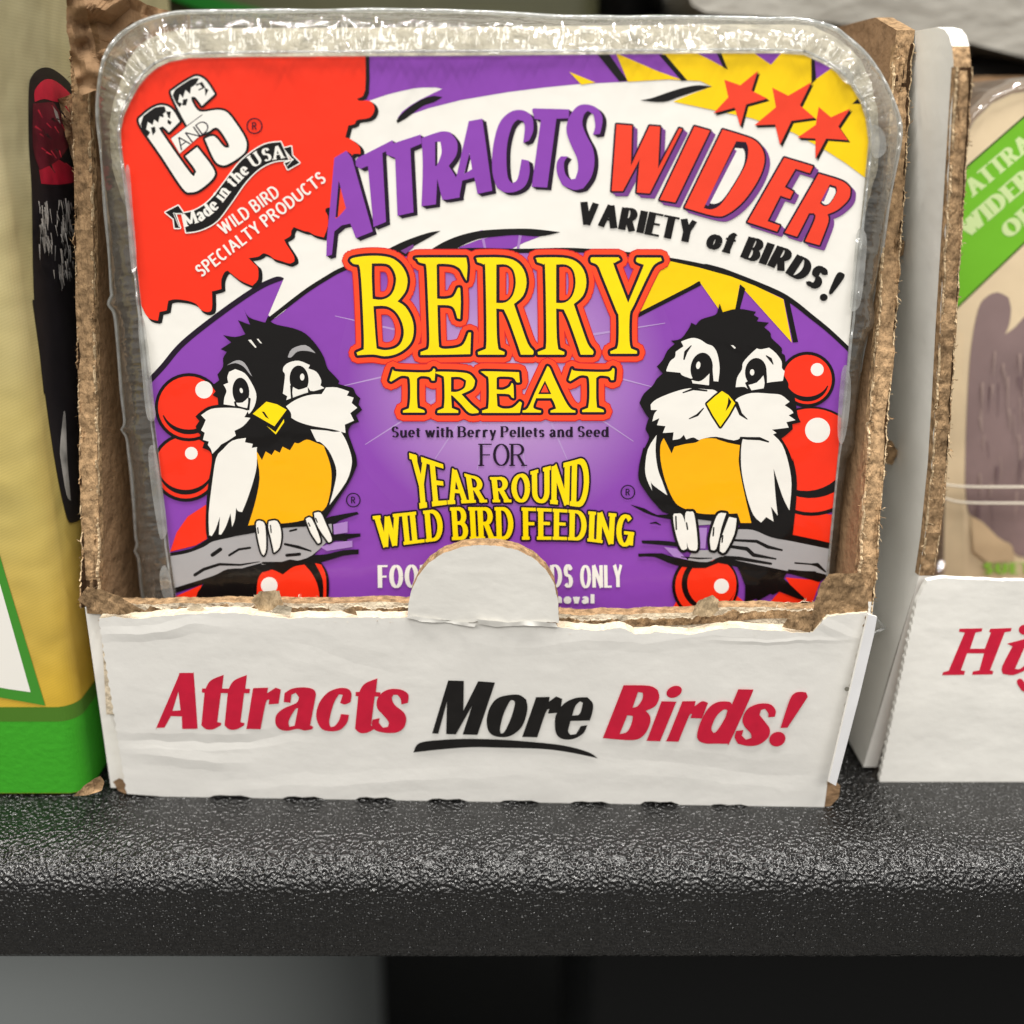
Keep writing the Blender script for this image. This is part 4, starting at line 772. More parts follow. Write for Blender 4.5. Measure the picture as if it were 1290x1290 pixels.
def torn_edge(name, path, out, across, thick, amp, mats, parent, seed=1, rows=None, recess=None, step=.00032):
    """torn corrugated edge: two ragged paper liners with the fluted layer sunk between them; mats = liner, torn light fibre, hollow with its shade painted in"""
    pts = [Vector(p) for p in path]; dense = []
    for a, b in zip(pts, pts[1:]):
        k = max(1, int((b - a).length / step)); dense += [a.lerp(b, i / k) for i in range(k)]
    dense.append(pts[-1]); out = Vector(out).normalized(); across = Vector(across).normalized(); V = []; F = []; FM = []
    C = [0, .035, .10, .16, .26, .38, .5, .62, .74, .84, .90, .965, 1]; rows = len(C)
    for i, p in enumerate(dense):
        la = jag(i, seed, amp * .62) + amp * .25 * noise.noise(Vector((i * .03, seed, 1))); lb = jag(i, seed + 11, amp * .62) + amp * .25 * noise.noise(Vector((i * .03, seed, 8)))
        fl = .5 + .30 * math.sin(i * .045 + 1.5 * noise.noise(Vector((i * .02, seed, 4))))      # the fluted layer swings from liner to liner
        dr = amp * .5 * noise.noise(Vector((i * .05, seed, 14)))
        for j, c in enumerate(C):
            if j < 3: d = la if j else la - amp * .25
            elif j > rows - 4: d = lb if j < rows - 1 else lb - amp * .25
            else:
                near = max(0, 1 - abs(c - fl) / .14)
                d = -.0011 + near * (.0011 + jag(i, seed + 23, amp * .4)) + dr * .3
            V.append(p + out * d + across * (thick * (c - .5) + .00012 * noise.noise(Vector((i * .11, j * .3, seed + 5))) + dr * .35))
    m = rows
    for i in range(len(dense) - 1):
        fl = .5 + .30 * math.sin(i * .045 + 1.5 * noise.noise(Vector((i * .02, seed, 4))))
        for j in range(m - 1):
            c = (C[j] + C[j + 1]) / 2
            if j < 2 or j > m - 4: k = 1 if noise.noise(Vector((i * .05, j * .2, seed + 20))) > -.15 else 0
            else: k = 0 if abs(c - fl) < .15 else 2
            F.append([i * m + j, i * m + j + 1, (i + 1) * m + j + 1, (i + 1) * m + j]); FM.append(min(k, len(mats) - 1))
    base = len(V)
    for i, p in enumerate(dense): V += [p - out * .0016 + across * (-thick / 2), p - out * .0016 + across * (thick / 2)]
    for i in range(len(dense) - 1):
        F.append([base + 2 * i, i * m, (i + 1) * m, base + 2 * i + 2]); FM.append(0)
        F.append([i * m + m - 1, base + 2 * i + 1, base + 2 * i + 3, (i + 1) * m + m - 1]); FM.append(0)
    rnd = random.Random(seed)          # loose paper fibres along both liners
    for _ in range(int(len(dense) * 1.1)):
        i = rnd.randrange(len(dense)); j = rnd.choice((0, 1, 2, rows - 3, rows - 2, rows - 1, rnd.randrange(rows))); p = V[i * m + j]; tng = (dense[min(i + 1, len(dense) - 1)] - dense[max(i - 1, 0)]).normalized()
        l = rnd.uniform(.0003, .0011); d = (out * rnd.uniform(.2, 1) + across * rnd.uniform(-.9, .9) + tng * rnd.uniform(-.9, .9)).normalized(); w = tng.cross(d).normalized() * rnd.uniform(.00003, .00008); k = len(V)
        V += [p - w - out * .0001, p + w - out * .0001, p + d * l * .6 + w * .7 + tng * rnd.uniform(-.0001, .0001), p + d * l + tng * rnd.uniform(-.0003, .0003)]; F.append([k, k + 1, k + 2, k + 3]); FM.append(min(rnd.randrange(2), len(mats) - 1))
    return mesh(name, V, F, mats, FM, parent, smooth=False)
def rag(pts, amp, seed, step=4.0, closed=False):
    """traced line made ragged like torn paper (units of the trace)"""
    o = []; k = 0
    for a, b in zip(pts, pts[1:]):
        n = max(1, int(math.hypot(b[0] - a[0], b[1] - a[1]) / step)); l = math.hypot(b[0] - a[0], b[1] - a[1]) or 1; nx, ny = -(b[1] - a[1]) / l, (b[0] - a[0]) / l
        for i in range(n):
            t = i / n; d = jag(k, seed, amp); k += 1; o.append((a[0] + (b[0] - a[0]) * t + nx * d, a[1] + (b[1] - a[1]) * t + ny * d))
    o.append(pts[-1]); return o
def perf(a, b, pitch, depth):
    """perforated cut: a row of small scallops from a to b"""
    l = math.hypot(b[0] - a[0], b[1] - a[1]); n = max(2, int(l / pitch)); tx, ty = (b[0] - a[0]) / l, (b[1] - a[1]) / l; o = []
    for i in range(n):
        for f, d in ((.05, 0), (.35, 1), (.6, .75), (.85, .1)):
            s = (i + f) * l / n; r = depth * d * (.6 + .8 * random.random()); o.append((a[0] + tx * s - ty * r, a[1] + ty * s + tx * r))
    return o
def wall(name, x0, x1, yz, mats, parent, xf=lambda z: 0.0, white=lambda z: False):
    """upright board across x0..x1 with a (y, z) outline; mats = left face, right face, edges"""
    v, f = tri([yz]); sx = xf
    for _ in range(3):
        mid = {}; nf = []
        def half(a, b):
            k = (min(a, b), max(a, b))
            if k not in mid: mid[k] = len(v); v.append(((v[a][0] + v[b][0]) / 2, (v[a][1] + v[b][1]) / 2))
            return mid[k]
        for a, b, c in f:
            ab, bc, ca = half(a, b), half(b, c), half(c, a); nf += [(a, ab, ca), (ab, b, bc), (ca, bc, c), (ab, bc, ca)]
        f = nf
    nb = len(v)
    V = [(x0 + sx(z), y, z) for y, z in v] + [(x1 + sx(z), y, z) for y, z in v]; F = []; FM = []
    for t in f:
        t = list(t); a = area2([v[i] for i in t]); t = t if a > 0 else t[::-1]
        F.append(t[::-1]); FM.append(0); F.append([nb + i for i in t]); FM.append(1)
    k = len(V); n = len(yz); V += [(x0 + sx(z), y, z) for y, z in yz] + [(x1 + sx(z), y, z) for y, z in yz]
    s = area2(yz) > 0
    for i in range(n):
        q = [k + i, k + (i + 1) % n, k + n + (i + 1) % n, k + n + i]; F.append(q if s else q[::-1]); FM.append(3 if white(yz[i][1]) else 2)
    return mesh(name, V, F, mats, FM, parent)
def flake(name, pl, outline, m, parent, off=0.0, curl=.0012, thick=.0002, seed=0, **kw):
    """a torn scrap of liner, slightly curled"""
    v, f = tri([outline])
    for _ in range(2):      # finer triangles, so that the paper can bend
        mid = {}; nf = []
        def half(a, b):
            k = (min(a, b), max(a, b))
            if k not in mid: mid[k] = len(v); v.append(((v[a][0] + v[b][0]) / 2, (v[a][1] + v[b][1]) / 2))
            return mid[k]
        for a, b, c in f:
            ab, bc, ca = half(a, b), half(b, c), half(c, a); nf += [(a, ab, ca), (ab, b, bc), (ca, bc, c), (ab, bc, ca)]
        f = nf
    cx = sum(p[0] for p in v) / len(v); cy = sum(p[1] for p in v) / len(v)
    g = lambda x, y: off + curl * noise.noise(Vector((x * .05, y * .05, seed))) + curl * .6 * math.hypot(x - cx, y - cy) / 30
    n = len(v); V = [pl.at(x, y, g(x, y)) for x, y in v] + [pl.at(x, y, g(x, y) - thick) for x, y in v]; F = []
    for t in f: F.append(list(t)); F.append([n + i for i in t[::-1]])
    return mesh(name, V, F, m, parent=parent, **kw)
t = thing('grey_sack', 'pale grey slab-sided sack lying tilted over the packs behind, upper right', 'sack', (.13, .14, .13))
o = slab('body', Plane((0, .11, 0), (0, -1, 0)), [(862, -20), (872, 6), (890, 16), (960, 21), (1035, 27), (1130, 38), (1225, 55), (1290, 72), (1400, 96), (1520, 110), (1520, -260), (862, -260)], .06, mat('grey_film', (160, 157, 149), .5, .4, [('noise', 30, .003, (1, 1, 2))]), MATS['grey_film'], MATS['grey_film'], t)
bv = o.modifiers.new('bevel', 'BEVEL'); bv.width = .003; bv.segments = 3
# ---------------------------------------------------------------- the display carton
carton = thing('display_carton', 'white torn-edged carton printed Attracts More Birds! around the purple suet pack', 'carton', (0, 0.05, 0), 'display cartons on the shelf')
# front board
edge_l = perf((125, 781), (160, 1000), 11, 1.6)
bot = [(160, 1000), (213, 1004)]
x = 213
for nx in (267, 359, 450, 541, 632, 721, 809, 896):
    y = lambda u: 1000.5 + (u - 213) * .0175
    h = random.uniform(1.5, 3.6); bot += [(nx - 6, y(nx) + 3.5 + random.random()), (nx + 3, y(nx) + 2.5 - h), (nx + 12, y(nx) + 2 - h), (nx + 22, y(nx) + 2.6 - h + random.random()), (nx + 37, y(nx) + 2.4 - h), (nx + 48, y(nx) + 3.2), (nx + 56, y(nx) + 5 + random.random()), (nx + 68, y(nx) + 4.2 + random.random())]
bot += [(1000, 1020), (1038, 1020)]
edge_r = perf((1042, 990), (1093, 771), 12, -2.2)
top = rag([(1093, 771), (1072, 774), (1042, 775), (1024, 797), (1000, 797), (968, 793), (929, 792), (905, 792), (868, 800), (840, 797), (800, 798), (781, 790), (749, 795), (720, 792), (666, 785), (590, 783), (520, 778), (480, 778), (430, 778), (357, 778), (310, 774), (275, 772), (231, 774), (195, 777), (164, 779), (140, 776), (125, 779)], 2.2, 4)
front_outline = edge_l + bot + edge_r + top
shelf_base = Vector(carton.location)
CRE = [(FRONT.at(*a) - shelf_base, FRONT.at(*b) - shelf_base, w, h) for a, b, w, h in (((112, 800), (290, 787), .0014, .00014), ((120, 938), (420, 926), .0016, -.00013), ((150, 952), (330, 960), .0022, .00012), ((560, 815), (1110, 800), .0020, .00006), ((700, 950), (1100, 985), .003, -.00008), ((980, 768), (1110, 812), .0012, .00007), ((250, 1000), (720, 972), .0026, .00008), ((330, 800), (520, 850), .003, -.00007), ((880, 812), (1090, 803), .0006, .00007))]
for m_ in (WHITE_CREASED, CARD_INK['crimson'], CARD_INK['black']): creases(m_, CRE)
front = slab('front_panel', FRONT, front_outline, .0022, WHITE_CREASED, BROWN, TORN_PALE, carton)
torn_edge('torn_rim', [FRONT.at(x, y + 1.5, -.0013) for x, y in [(128, 778), (164, 780), (231, 775), (275, 773), (357, 779), (430, 779), (520, 779), (600, 783), (666, 786), (749, 797), (800, 799), (868, 801), (929, 793), (1000, 798), (1024, 798), (1042, 777), (1090, 773)]], (0, 0, 1), (0, 1, 0), .002, .0005, [TORN, TORN_PALE, TORN_DARK], carton, 3, 7)
# second ply behind it, a little taller
PLY2 = Plane((0, .0006, 0), (-.028, -1, 0))
t2 = rag([(1088, 765), (1060, 763), (1012, 768), (960, 764), (905, 766), (868, 772), (800, 773), (750, 775), (702, 773), (620, 756), (510, 759), (480, 758), (430, 760), (357, 760), (298, 759), (238, 760), (190, 761), (145, 761), (126, 760)], 1.5, 9)
slab('inner_panel', PLY2, [(134, 900), (1076, 900)] + t2, .0026, TORN_PALE, BROWN, TORN, carton)
torn_edge('torn_rim', [PLY2.at(x, y, -.0013) for x, y in [(112, 758), (190, 761), (298, 760), (430, 760), (510, 760), (620, 763), (702, 774), (750, 776), (800, 774), (868, 772), (960, 764), (1060, 763), (1094, 765)]], (0, 0, 1), (0, 1, 0), .0027, .0009, [TORN, TORN_PALE, TORN_DARK], carton, 17, 9)
# half-round tab
tabo = [(513, 779)] + rag([(513, 779), (514, 762), (518, 745), (526, 727), (540, 709), (558, 697), (580, 689), (605, 686.5), (630, 688), (652, 693), (672, 703), (688, 717), (698, 735), (703, 757), (704, 783)], .7, 5, 3) + rag([(704, 785), (690, 783), (664, 784), (640, 786), (600, 782), (580, 784), (540, 780), (513, 779)], 1.5, 8, 4)
tab = slab('tab', FRONT, tabo, .0026, WHITE, BROWN, TORN, carton, off=.0004)
flake('paper_curl', FRONT, rag([(515, 776), (560, 781), (600, 786), (598, 790), (560, 784), (530, 783), (515, 779)], .8, 31, 4), WHITE, tab, .0006, .0006)
flake('paper_curl', FRONT, rag([(600, 780), (640, 784), (664, 782), (700, 785), (703, 790), (660, 788), (625, 790), (604, 786)], .8, 33, 4), WHITE, tab, .0006, .0006)
# torn scraps along the rim
for i, (o, m, off) in enumerate((
    ([(1020, 792), (1026, 758), (1034, 735), (1044, 723), (1084, 722), (1092, 740), (1094, 771), (1062, 772), (1040, 774), (1030, 796)], TORN, -.0002), ([(872, 774), (880, 757), (897, 750), (905, 755), (906, 770), (895, 777)], TORN_LIGHT, -.0008), ([(985, 790), (996, 772), (1015, 768), (1028, 780), (1020, 797)], TORN, .0003),
    ([(316, 757), (326, 745), (352, 744), (356, 760), (352, 768), (328, 770)], TORN_LIGHT, -.001), ([(235, 768), (250, 761), (262, 770), (250, 776)], TORN_PALE, -.0006), ([(98, 756), (110, 740), (130, 742), (146, 750), (180, 768), (150, 775), (120, 772)], TORN, .0004), ([(340, 772), (350, 763), (368, 764), (366, 776)], TORN_PALE, .0002), ([(430, 770), (446, 763), (450, 775)], TORN, .0002))):
    flake('torn_scrap', FRONT, rag(o + o[:1], 1.8, 40 + i, 3)[:-1], m, carton, off - .0004, .0003, .0003, i)
# side walls
def zrow(z, tab): return tab[0] + (tab[1] - tab[0]) * min(1, max(0, (z - .036) / .094))
LX0, LX1 = -.0660, -.0630
def ramp(z, pts):
    for (a, va), (b, vb) in zip(pts, pts[1:]):
        if z <= b: return va + (vb - va) * max(0, (z - a) / (b - a))
    return pts[-1][1]
ledge = [(0.0036, .0005)] + rag([(.0030, .036), (.0050, .047), (.0105, .066), (.0155, .084), (.0215, .104), (.0270, .124)], .0006, 51, .0012)
lw_ = wall('side_wall', LX0, LX1, ledge + [(.0275, .126), (.06, .128), (.1, .128), (.1, .0005)], [WHITE, BROWN, TORN, WHITE], carton, white=lambda z: z < .0385)
torn_edge('torn_edge', [((LX0 + LX1) / 2, y, z) for y, z in ((.0010, .037), (.0050, .047), (.0105, .066), (.0155, .084), (.0215, .104), (.0270, .125))], (-.1, -1, .25), (1, 0, 0), .0031, .0013, [TORN, TORN_LIGHT, TORN_DARK], carton, 7, 11)
RX0, RX1 = .0625, .0655
rxf = lambda z: ramp(z, [(0, -.0026), (.04, 0), (.05, .0004), (.066, .0017), (.084, .0035), (.108, .0050), (.128, .0066)])
redge = [(-0.0006, .0005)] + rag([(-.0032, .036), (-.0012, .047), (.0052, .066), (.0122, .084), (.0195, .106), (.0272, .124)], .0006, 57, .0012)
wall('side_wall', RX0, RX1, redge + [(.0275, .128), (.04, .131), (.1, .132), (.1, .0005)], [BROWN, WHITE, TORN, WHITE], carton, xf=rxf, white=lambda z: z < .0385)
torn_edge('torn_edge', [((RX0 + RX1) / 2 + rxf(z), y, z) for y, z in ((-.0032, .0375), (-.0014, .047), (.0050, .066), (.0120, .084), (.0192, .106), (.0270, .126))], (.1, -1, .25), (1, 0, 0), .0031, .0013, [TORN, TORN_LIGHT, TORN_DARK], carton, 23, 11)
box('base', LX1 + .0002, RX0 - .0030, .0032, .0998, .0006, .0030, BROWN, carton)
box('back_wall', LX1, RX0, .1002, .1030, .0006, .124, BROWN, carton)
# white corner fold to the right of the front board and its burst corner
FOLD = Plane((.0655, -.0056, .036), (.3, -1, -.06))
slab('corner_fold', FOLD, [(1044, 985), (1094, 774), (1105, 777), (1101, 800), (1082, 880), (1055, 983), (1053, 990)], .0004, mat('white_fold', (238, 238, 240), .5, .4, [('noise', 60, .001, (1, 1, .3))]), WHITE, WHITE, carton)
flake('torn_scrap', FRONT, rag([(1036, 1020), (1043, 986), (1052, 984), (1059, 990), (1057, 1004), (1046, 1016), (1036, 1020)], 1.2, 71, 3)[:-1], BROWN, carton, -.0003, .0005, .0006)
flake('torn_scrap', FRONT, rag([(142, 985), (150, 980), (158, 984), (159, 1000), (150, 996), (142, 985)], 1.2, 72, 3)[:-1], BROWN, carton, -.0006, .0005, .0004)
# torn liner flaps by the left wall
LS = Plane((LX0 - .0004, 0, 0), (1, 0, -.15))
FL = Plane((0, .0215, 0), (0, -1, 0)); FM_ = Plane((0, .0165, 0), (-.2, -1, 0))
flake('torn_scrap', FM_, rag(A1([(195, 335), (240, 318), (262, 330), (300, 300), (330, 420), (335, 560), (300, 640), (262, 600), (250, 560), (225, 470)]) + A1([(195, 335)]), 1.2, 81, 3)[:-1], TORN, carton, 0, .002, .0003)
flake('torn_scrap', FL, rag([(84, -8), (104, -8), (120, 60), (128, 110), (100, 122), (92, 80), (84, 40)] + [(84, -8)], 1.5, 82, 4)[:-1], BROWN, carton, .001, .003, .0003)
flake('torn_scrap', Plane((0, .0265, 0), (0, -1, 0)), rag([(98, -10), (150, -12), (185, 6), (240, 20), (240, 40), (170, 60), (130, 110), (118, 70), (106, 30)] + [(98, -10)], 1.5, 83, 4)[:-1], BROWN, carton, 0, .004, .0003)
flake('torn_scrap', Plane((0, .0035, 0), (.3, -1, 0)), rag([(1112, 285), (1122, 292), (1140, 304), (1138, 322), (1126, 330), (1110, 322), (1112, 285)], 1, 84, 3)[:-1], TORN, carton, -.0005, .001, .0003)
flake('torn_scrap', Plane((0, .0008, 0), (.3, -1, 0)), rag([(1108, 548), (1124, 556), (1132, 570), (1124, 586), (1108, 582), (1108, 548)], 1, 85, 3)[:-1], TORN, carton, -.0006, .001, .0003)
# raised pads in the rim beside the label, milky to paint in pale glare
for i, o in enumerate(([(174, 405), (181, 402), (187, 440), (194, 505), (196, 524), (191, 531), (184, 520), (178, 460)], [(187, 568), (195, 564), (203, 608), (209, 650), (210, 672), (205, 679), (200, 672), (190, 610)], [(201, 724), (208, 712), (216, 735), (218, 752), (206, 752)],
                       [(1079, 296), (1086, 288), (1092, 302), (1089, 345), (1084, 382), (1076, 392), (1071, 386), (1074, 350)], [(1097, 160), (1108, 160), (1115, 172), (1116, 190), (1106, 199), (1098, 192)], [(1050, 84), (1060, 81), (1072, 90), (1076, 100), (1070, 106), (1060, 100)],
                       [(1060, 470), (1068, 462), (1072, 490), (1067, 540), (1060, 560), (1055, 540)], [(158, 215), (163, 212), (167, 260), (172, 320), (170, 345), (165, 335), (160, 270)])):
    flake('glare_pad', LAB, curve(o, 4), pad_m, tray, .0011, .0003, .0003, 120 + i)
# the words on the front board
CK = Print(FRONT, None, 1.5e-5, 3e-5); red = CARD_INK['crimson']; blk = CARD_INK['black']
t1 = [(410, 150), (440, 125), (505, 100), (495, 185), (525, 188), (520, 215), (488, 213), (465, 395), (490, 400), (488, 415), (440, 440), (395, 440), (365, 415), (385, 213), (368, 210), (370, 185), (392, 185)]
A_ = 60
words = [
 (red, E1, [(225, 88), (312, 88), (318, 95), (342, 430), (332, 438), (250, 438), (245, 430), (243, 360), (175, 358), (135, 430), (88, 432), (90, 415), (215, 125)], [[(222, 205), (235, 322), (185, 325)]]),
 (red, E1, t1, []), (red, E1, shift(t1, 145, 1), []), (red, E1, [(490, 186), (560, 187), (560, 214), (490, 214)], []), (red, E1, [(635, 187), (665, 187), (665, 215), (635, 215)], []),
 (red, E1, [(690, 183), (782, 180), (776, 215), (830, 180), (862, 192), (848, 280), (785, 285), (790, 255), (768, 275), (735, 440), (640, 438), (650, 420), (683, 215)], []),
 (red, E1, [(880, 270), (885, 215), (930, 187), (1000, 178), (1060, 188), (1080, 215), (1075, 260), (1045, 415), (1065, 425), (1058, 440), (1010, 448), (965, 438), (900, 450), (850, 437), (828, 400), (835, 350), (880, 310), (960, 275), (975, 240), (955, 212), (928, 225), (922, 275)], [[(950, 318), (970, 308), (948, 418), (915, 425), (912, 385)]]),
 (red, E1, [(1083, 360), (1100, 280), (1150, 215), (1215, 185), (1275, 185), (1303, 215), (1298, 270), (1262, 285), (1232, 275), (1250, 225), (1225, 222), (1192, 280), (1165, 385), (1172, 425), (1198, 420), (1225, 385), (1238, 345), (1288, 350), (1275, 400), (1230, 445), (1160, 452), (1110, 430)], []),
 (red, E2, shift(t1, -230, 22), []),
 (red, E2, [(470, 230), (465, 275), (425, 285), (420, 250), (400, 225), (375, 225), (365, 250), (385, 290), (440, 335), (455, 380), (440, 430), (395, 460), (320, 462), (260, 445), (240, 410), (245, 380), (290, 370), (285, 400), (310, 430), (340, 425), (345, 395), (310, 350), (275, 310), (272, 260), (300, 215), (350, 190), (410, 190), (450, 205)], []),
 (blk, E2, [(718, 135), (815, 138), (812, 325), (905, 140), (1010, 148), (900, 475), (808, 473), (868, 290), (765, 472), (705, 470), (710, 265), (655, 468), (617, 466), (690, 225)], []),
 (blk, E2, [(1085, 228), (1160, 225), (1205, 255), (1212, 320), (1180, 420), (1110, 480), (1030, 488), (975, 460), (958, 390), (975, 310), (1020, 250)], [[(1122, 258), (1135, 280), (1110, 370), (1070, 455), (1045, 466), (1042, 430), (1065, 340), (1102, 266)]]),
 (blk, E3, [(222, 240), (310, 238), (305, 268), (350, 235), (388, 250), (375, 335), (300, 342), (308, 312), (285, 335), (232, 490), (138, 488), (215, 270)], []),
 (blk, E3, [(343, 420), (350, 350), (400, 280), (470, 245), (545, 240), (580, 280), (575, 340), (560, 385), (440, 388), (425, 450), (440, 475), (475, 470), (505, 420), (545, 415), (520, 465), (460, 500), (395, 502), (355, 475)], [[(500, 265), (518, 275), (505, 330), (490, 352), (450, 355), (470, 295)]]),
 (blk, E2, [(500, 585), (540, 525), (700, 505), (860, 500), (1040, 505), (1190, 515), (1430, 540), (1591, 582), (1652, 622), (1612, 612), (1450, 580), (1290, 562), (1041, 555), (860, 552), (680, 565), (560, 578)], []),
 (red, E3, [(772, 165), (930, 168), (985, 195), (995, 240), (970, 295), (910, 325), (938, 360), (935, 410), (900, 475), (830, 508), (640, 495), (650, 475)], [[(862, 207), (892, 212), (890, 250), (860, 295), (828, 305)], [(795, 352), (830, 357), (823, 400), (795, 455), (747, 470)]]),
 (red, E3, [(1010, 265), (1102, 268), (1000, 515), (910, 512), (925, 490), (1000, 290)], []),
 (red, E3, [(1140, 265), (1222, 264), (1215, 298), (1262, 265), (1300, 275), (1262, 372), (1190, 370), (1200, 345), (1180, 360), (1115, 518), (1030, 515), (1050, 490), (1130, 290)], []),
 (red, E4, [(348, 190), (437, 192), (430, 225), (295, 520), (280, 530), (205, 530), (150, 530), (105, 515), (90, 480), (110, 400), (160, 310), (220, 270), (290, 268), (308, 285)], [[(255, 318), (280, 320), (265, 370), (215, 450), (190, 462), (180, 430), (210, 360)]]),
 (red, E4, [(582, 325), (575, 362), (535, 365), (535, 340), (515, 312), (490, 320), (480, 350), (520, 400), (545, 440), (535, 490), (480, 535), (410, 545), (345, 530), (325, 490), (335, 450), (380, 445), (370, 480), (395, 505), (430, 495), (425, 465), (385, 420), (375, 370), (410, 310), (480, 280), (550, 285)], []),
 (red, E4, [(700, 215), (735, 206), (772, 210), (782, 238), (655, 430), (612, 432), (625, 390), (670, 255)], [])]
for i, (m, f, p, hs) in enumerate(words):
    CK.add('lettering#' + ('black' if m is blk else 'red'), m, [sm(f(p), 4, 50)], [sm(f(h), 4, 50) for h in hs])
CK.add('lettering#red', red, [disc(E3([(1088, 206)])[0], 10.2, 20, 7, -25), disc(E4([(592, 502)])[0], 10.5, 20, 9, -25)])
CK.add('print_spot', mat('grey_spot', (140, 138, 128), .7, .3), [disc((1067, 868), 3.2, 10, 2.8), disc((562, 754), 1, 6)])
CK.build(front)
# ---------------------------------------------------------------- left: printed seed box
lbox = thing('seed_box', 'tall straw-gold box with green foot and red-headed woodpecker', 'box', (-.12, .05, 0))
pf = []
X1, Y0, r = -.0697, .002, .0035
pf = [(-.23, Y0)] + [(X1 - r + r * math.sin(R(a)), Y0 + r - r * math.cos(R(a))) for a in range(0, 91, 9)] + [(X1, .10), (-.23, .10)]
def prism(pf, z0, z1, zs=1, off=0.0):
    V = []; F = []; m = len(pf); c = (-.15, .05)
    for k in range(zs + 1):
        z = z0 + (z1 - z0) * k / zs
        V += [(x, y, z) for x, y in pf]
    for k in range(zs): F += [[k * m + i, k * m + (i + 1) % m, (k + 1) * m + (i + 1) % m, (k + 1) * m + i] for i in range(m)]
    F.append(list(range(m))[::-1]); F.append([zs * m + i for i in range(m)]); return V, F
gold = bpy.data.materials.new('straw_weave_print'); gold.use_nodes = True; nt = gold.node_tree; b = nt.nodes['Principled BSDF']; b.inputs['Roughness'].default_value = .42
tc = nt.nodes.new('ShaderNodeTexCoord'); sp = nt.nodes.new('ShaderNodeSeparateXYZ'); nt.links.new(tc.outputs['Object'], sp.inputs[0])
mr = nt.nodes.new('ShaderNodeMapRange'); mr.inputs['From Min'].default_value = .015; mr.inputs['From Max'].default_value = .11; nt.links.new(sp.outputs['Z'], mr.inputs[0])
nz = nt.nodes.new('ShaderNodeTexNoise'); nz.inputs['Scale'].default_value = 40; nz.inputs['Detail'].default_value = 5; nt.links.new(tc.outputs['Object'], nz.inputs[0])
ad = nt.nodes.new('ShaderNodeMath'); ad.operation = 'MULTIPLY_ADD'; ad.inputs[1].default_value = .35; nt.links.new(nz.outputs[0], ad.inputs[0]); nt.links.new(mr.outputs[0], ad.inputs[2])
sb = nt.nodes.new('ShaderNodeMath'); sb.operation = 'SUBTRACT'; sb.inputs[1].default_value = .17; nt.links.new(ad.outputs[0], sb.inputs[0])
rp = nt.nodes.new('ShaderNodeValToRGB'); rp.color_ramp.elements[0].color = lin((214, 174, 50)); rp.color_ramp.elements[1].color = lin((190, 181, 142)); e = rp.color_ramp.elements.new(.45); e.color = lin((196, 176, 100))
nt.links.new(sb.outputs[0], rp.inputs[0])
mpv = nt.nodes.new('ShaderNodeMapping'); mpv.inputs['Rotation'].default_value = (0, R(25), 0); nt.links.new(tc.outputs['Object'], mpv.inputs[0])
wv = nt.nodes.new('ShaderNodeTexWave'); wv.bands_direction = 'Z'; wv.inputs['Scale'].default_value = 700; wv.inputs['Distortion'].default_value = 2.5; nt.links.new(mpv.outputs[0], wv.inputs[0])
mxc = nt.nodes.new('ShaderNodeMix'); mxc.data_type = 'RGBA'; mxc.blend_type = 'MULTIPLY'; mxc.inputs[0].default_value = .10; nt.links.new(rp.outputs[0], mxc.inputs[6]); nt.links.new(wv.outputs[0], mxc.inputs[7]); nt.links.new(mxc.outputs[2], b.inputs['Base Color'])
bp = nt.nodes.new('ShaderNodeBump'); bp.inputs['Distance'].default_value = .0012; n2 = nt.nodes.new('ShaderNodeTexNoise'); n2.inputs['Scale'].default_value = 70; nt.links.new(tc.outputs['Object'], n2.inputs[0]); nt.links.new(n2.outputs[0], bp.inputs['Height']); nt.links.new(bp.outputs[0], b.inputs['Normal'])
V, F = prism(pf, .0004, .22); body = mesh('body', V, F, gold, parent=lbox)
def skin(name, z0, z1, off, m, parent, cut=None):
    P = [(x, y) for x, y in pf[:-1]]; n = len(P); V = []; F = []
    for z in (z0, z1):
        for i, (x, y) in enumerate(P):
            if i == 0: nx, ny = 0, -1
            elif i >= n - 1: nx, ny = 1, 0
            else: a = R(9 * (i - 1)); nx, ny = math.sin(a), -math.cos(a)
            zz = z + (cut if cut and z == z0 and 5 < i < n - 1 else 0)
            V.append((x + nx * off, y + ny * off, zz))
    F = [[i, i + 1, n + i + 1, n + i] for i in range(n - 1)]
    return mesh(name, V, F, m, parent=parent)
skin('foot_band', .0005, .0150, .00008, mat('box_green', (58, 158, 34), .55, .35, [('noise', 900, .0001, (1, 1, 1))]), body)
skin('foot_band', .01495, .0178, .00010, mat('box_dark_green', (74, 118, 34), .45, .4), body)
BF = Print(BOXF, None, 1.5e-5, 1.2e-4)
BF.add('panel_print', mat('box_leaf', (64, 140, 44), .45, .4), [[(-150, 540), (-46, 540), (6, 722), (57, 889), (30, 884), (-150, 852)]])
BF.add('panel_print', mat('box_white', (236, 233, 226), .5, .4), [[(-150, 560), (-62, 560), (-4, 722), (38.5, 872), (10, 868), (-150, 838)]])
BF.build(body)
BS = Print(BOXS, None, 1.5e-5, 1.2e-4); kb = mat('box_black', (30, 26, 30), .45, .4, None, .3, 200); k = 'woodpecker_picture'
BS.add(k, kb, [sm(A1([(98, 300), (108, 258), (130, 235), (160, 228), (190, 240), (225, 268), (250, 300), (290, 360), (300, 640), (300, 900), (290, 1400), (260, 1500), (225, 1330), (200, 1240)]) + A4([(150, 260), (135, 120), (120, 0)]) + A1([(112, 900), (108, 640), (98, 480)]), 3, 60), sm(A4([(110, -60), (135, 120), (170, 380), (200, 560), (228, 680), (243, 695), (300, 600), (300, -60)]), 3, 60)])
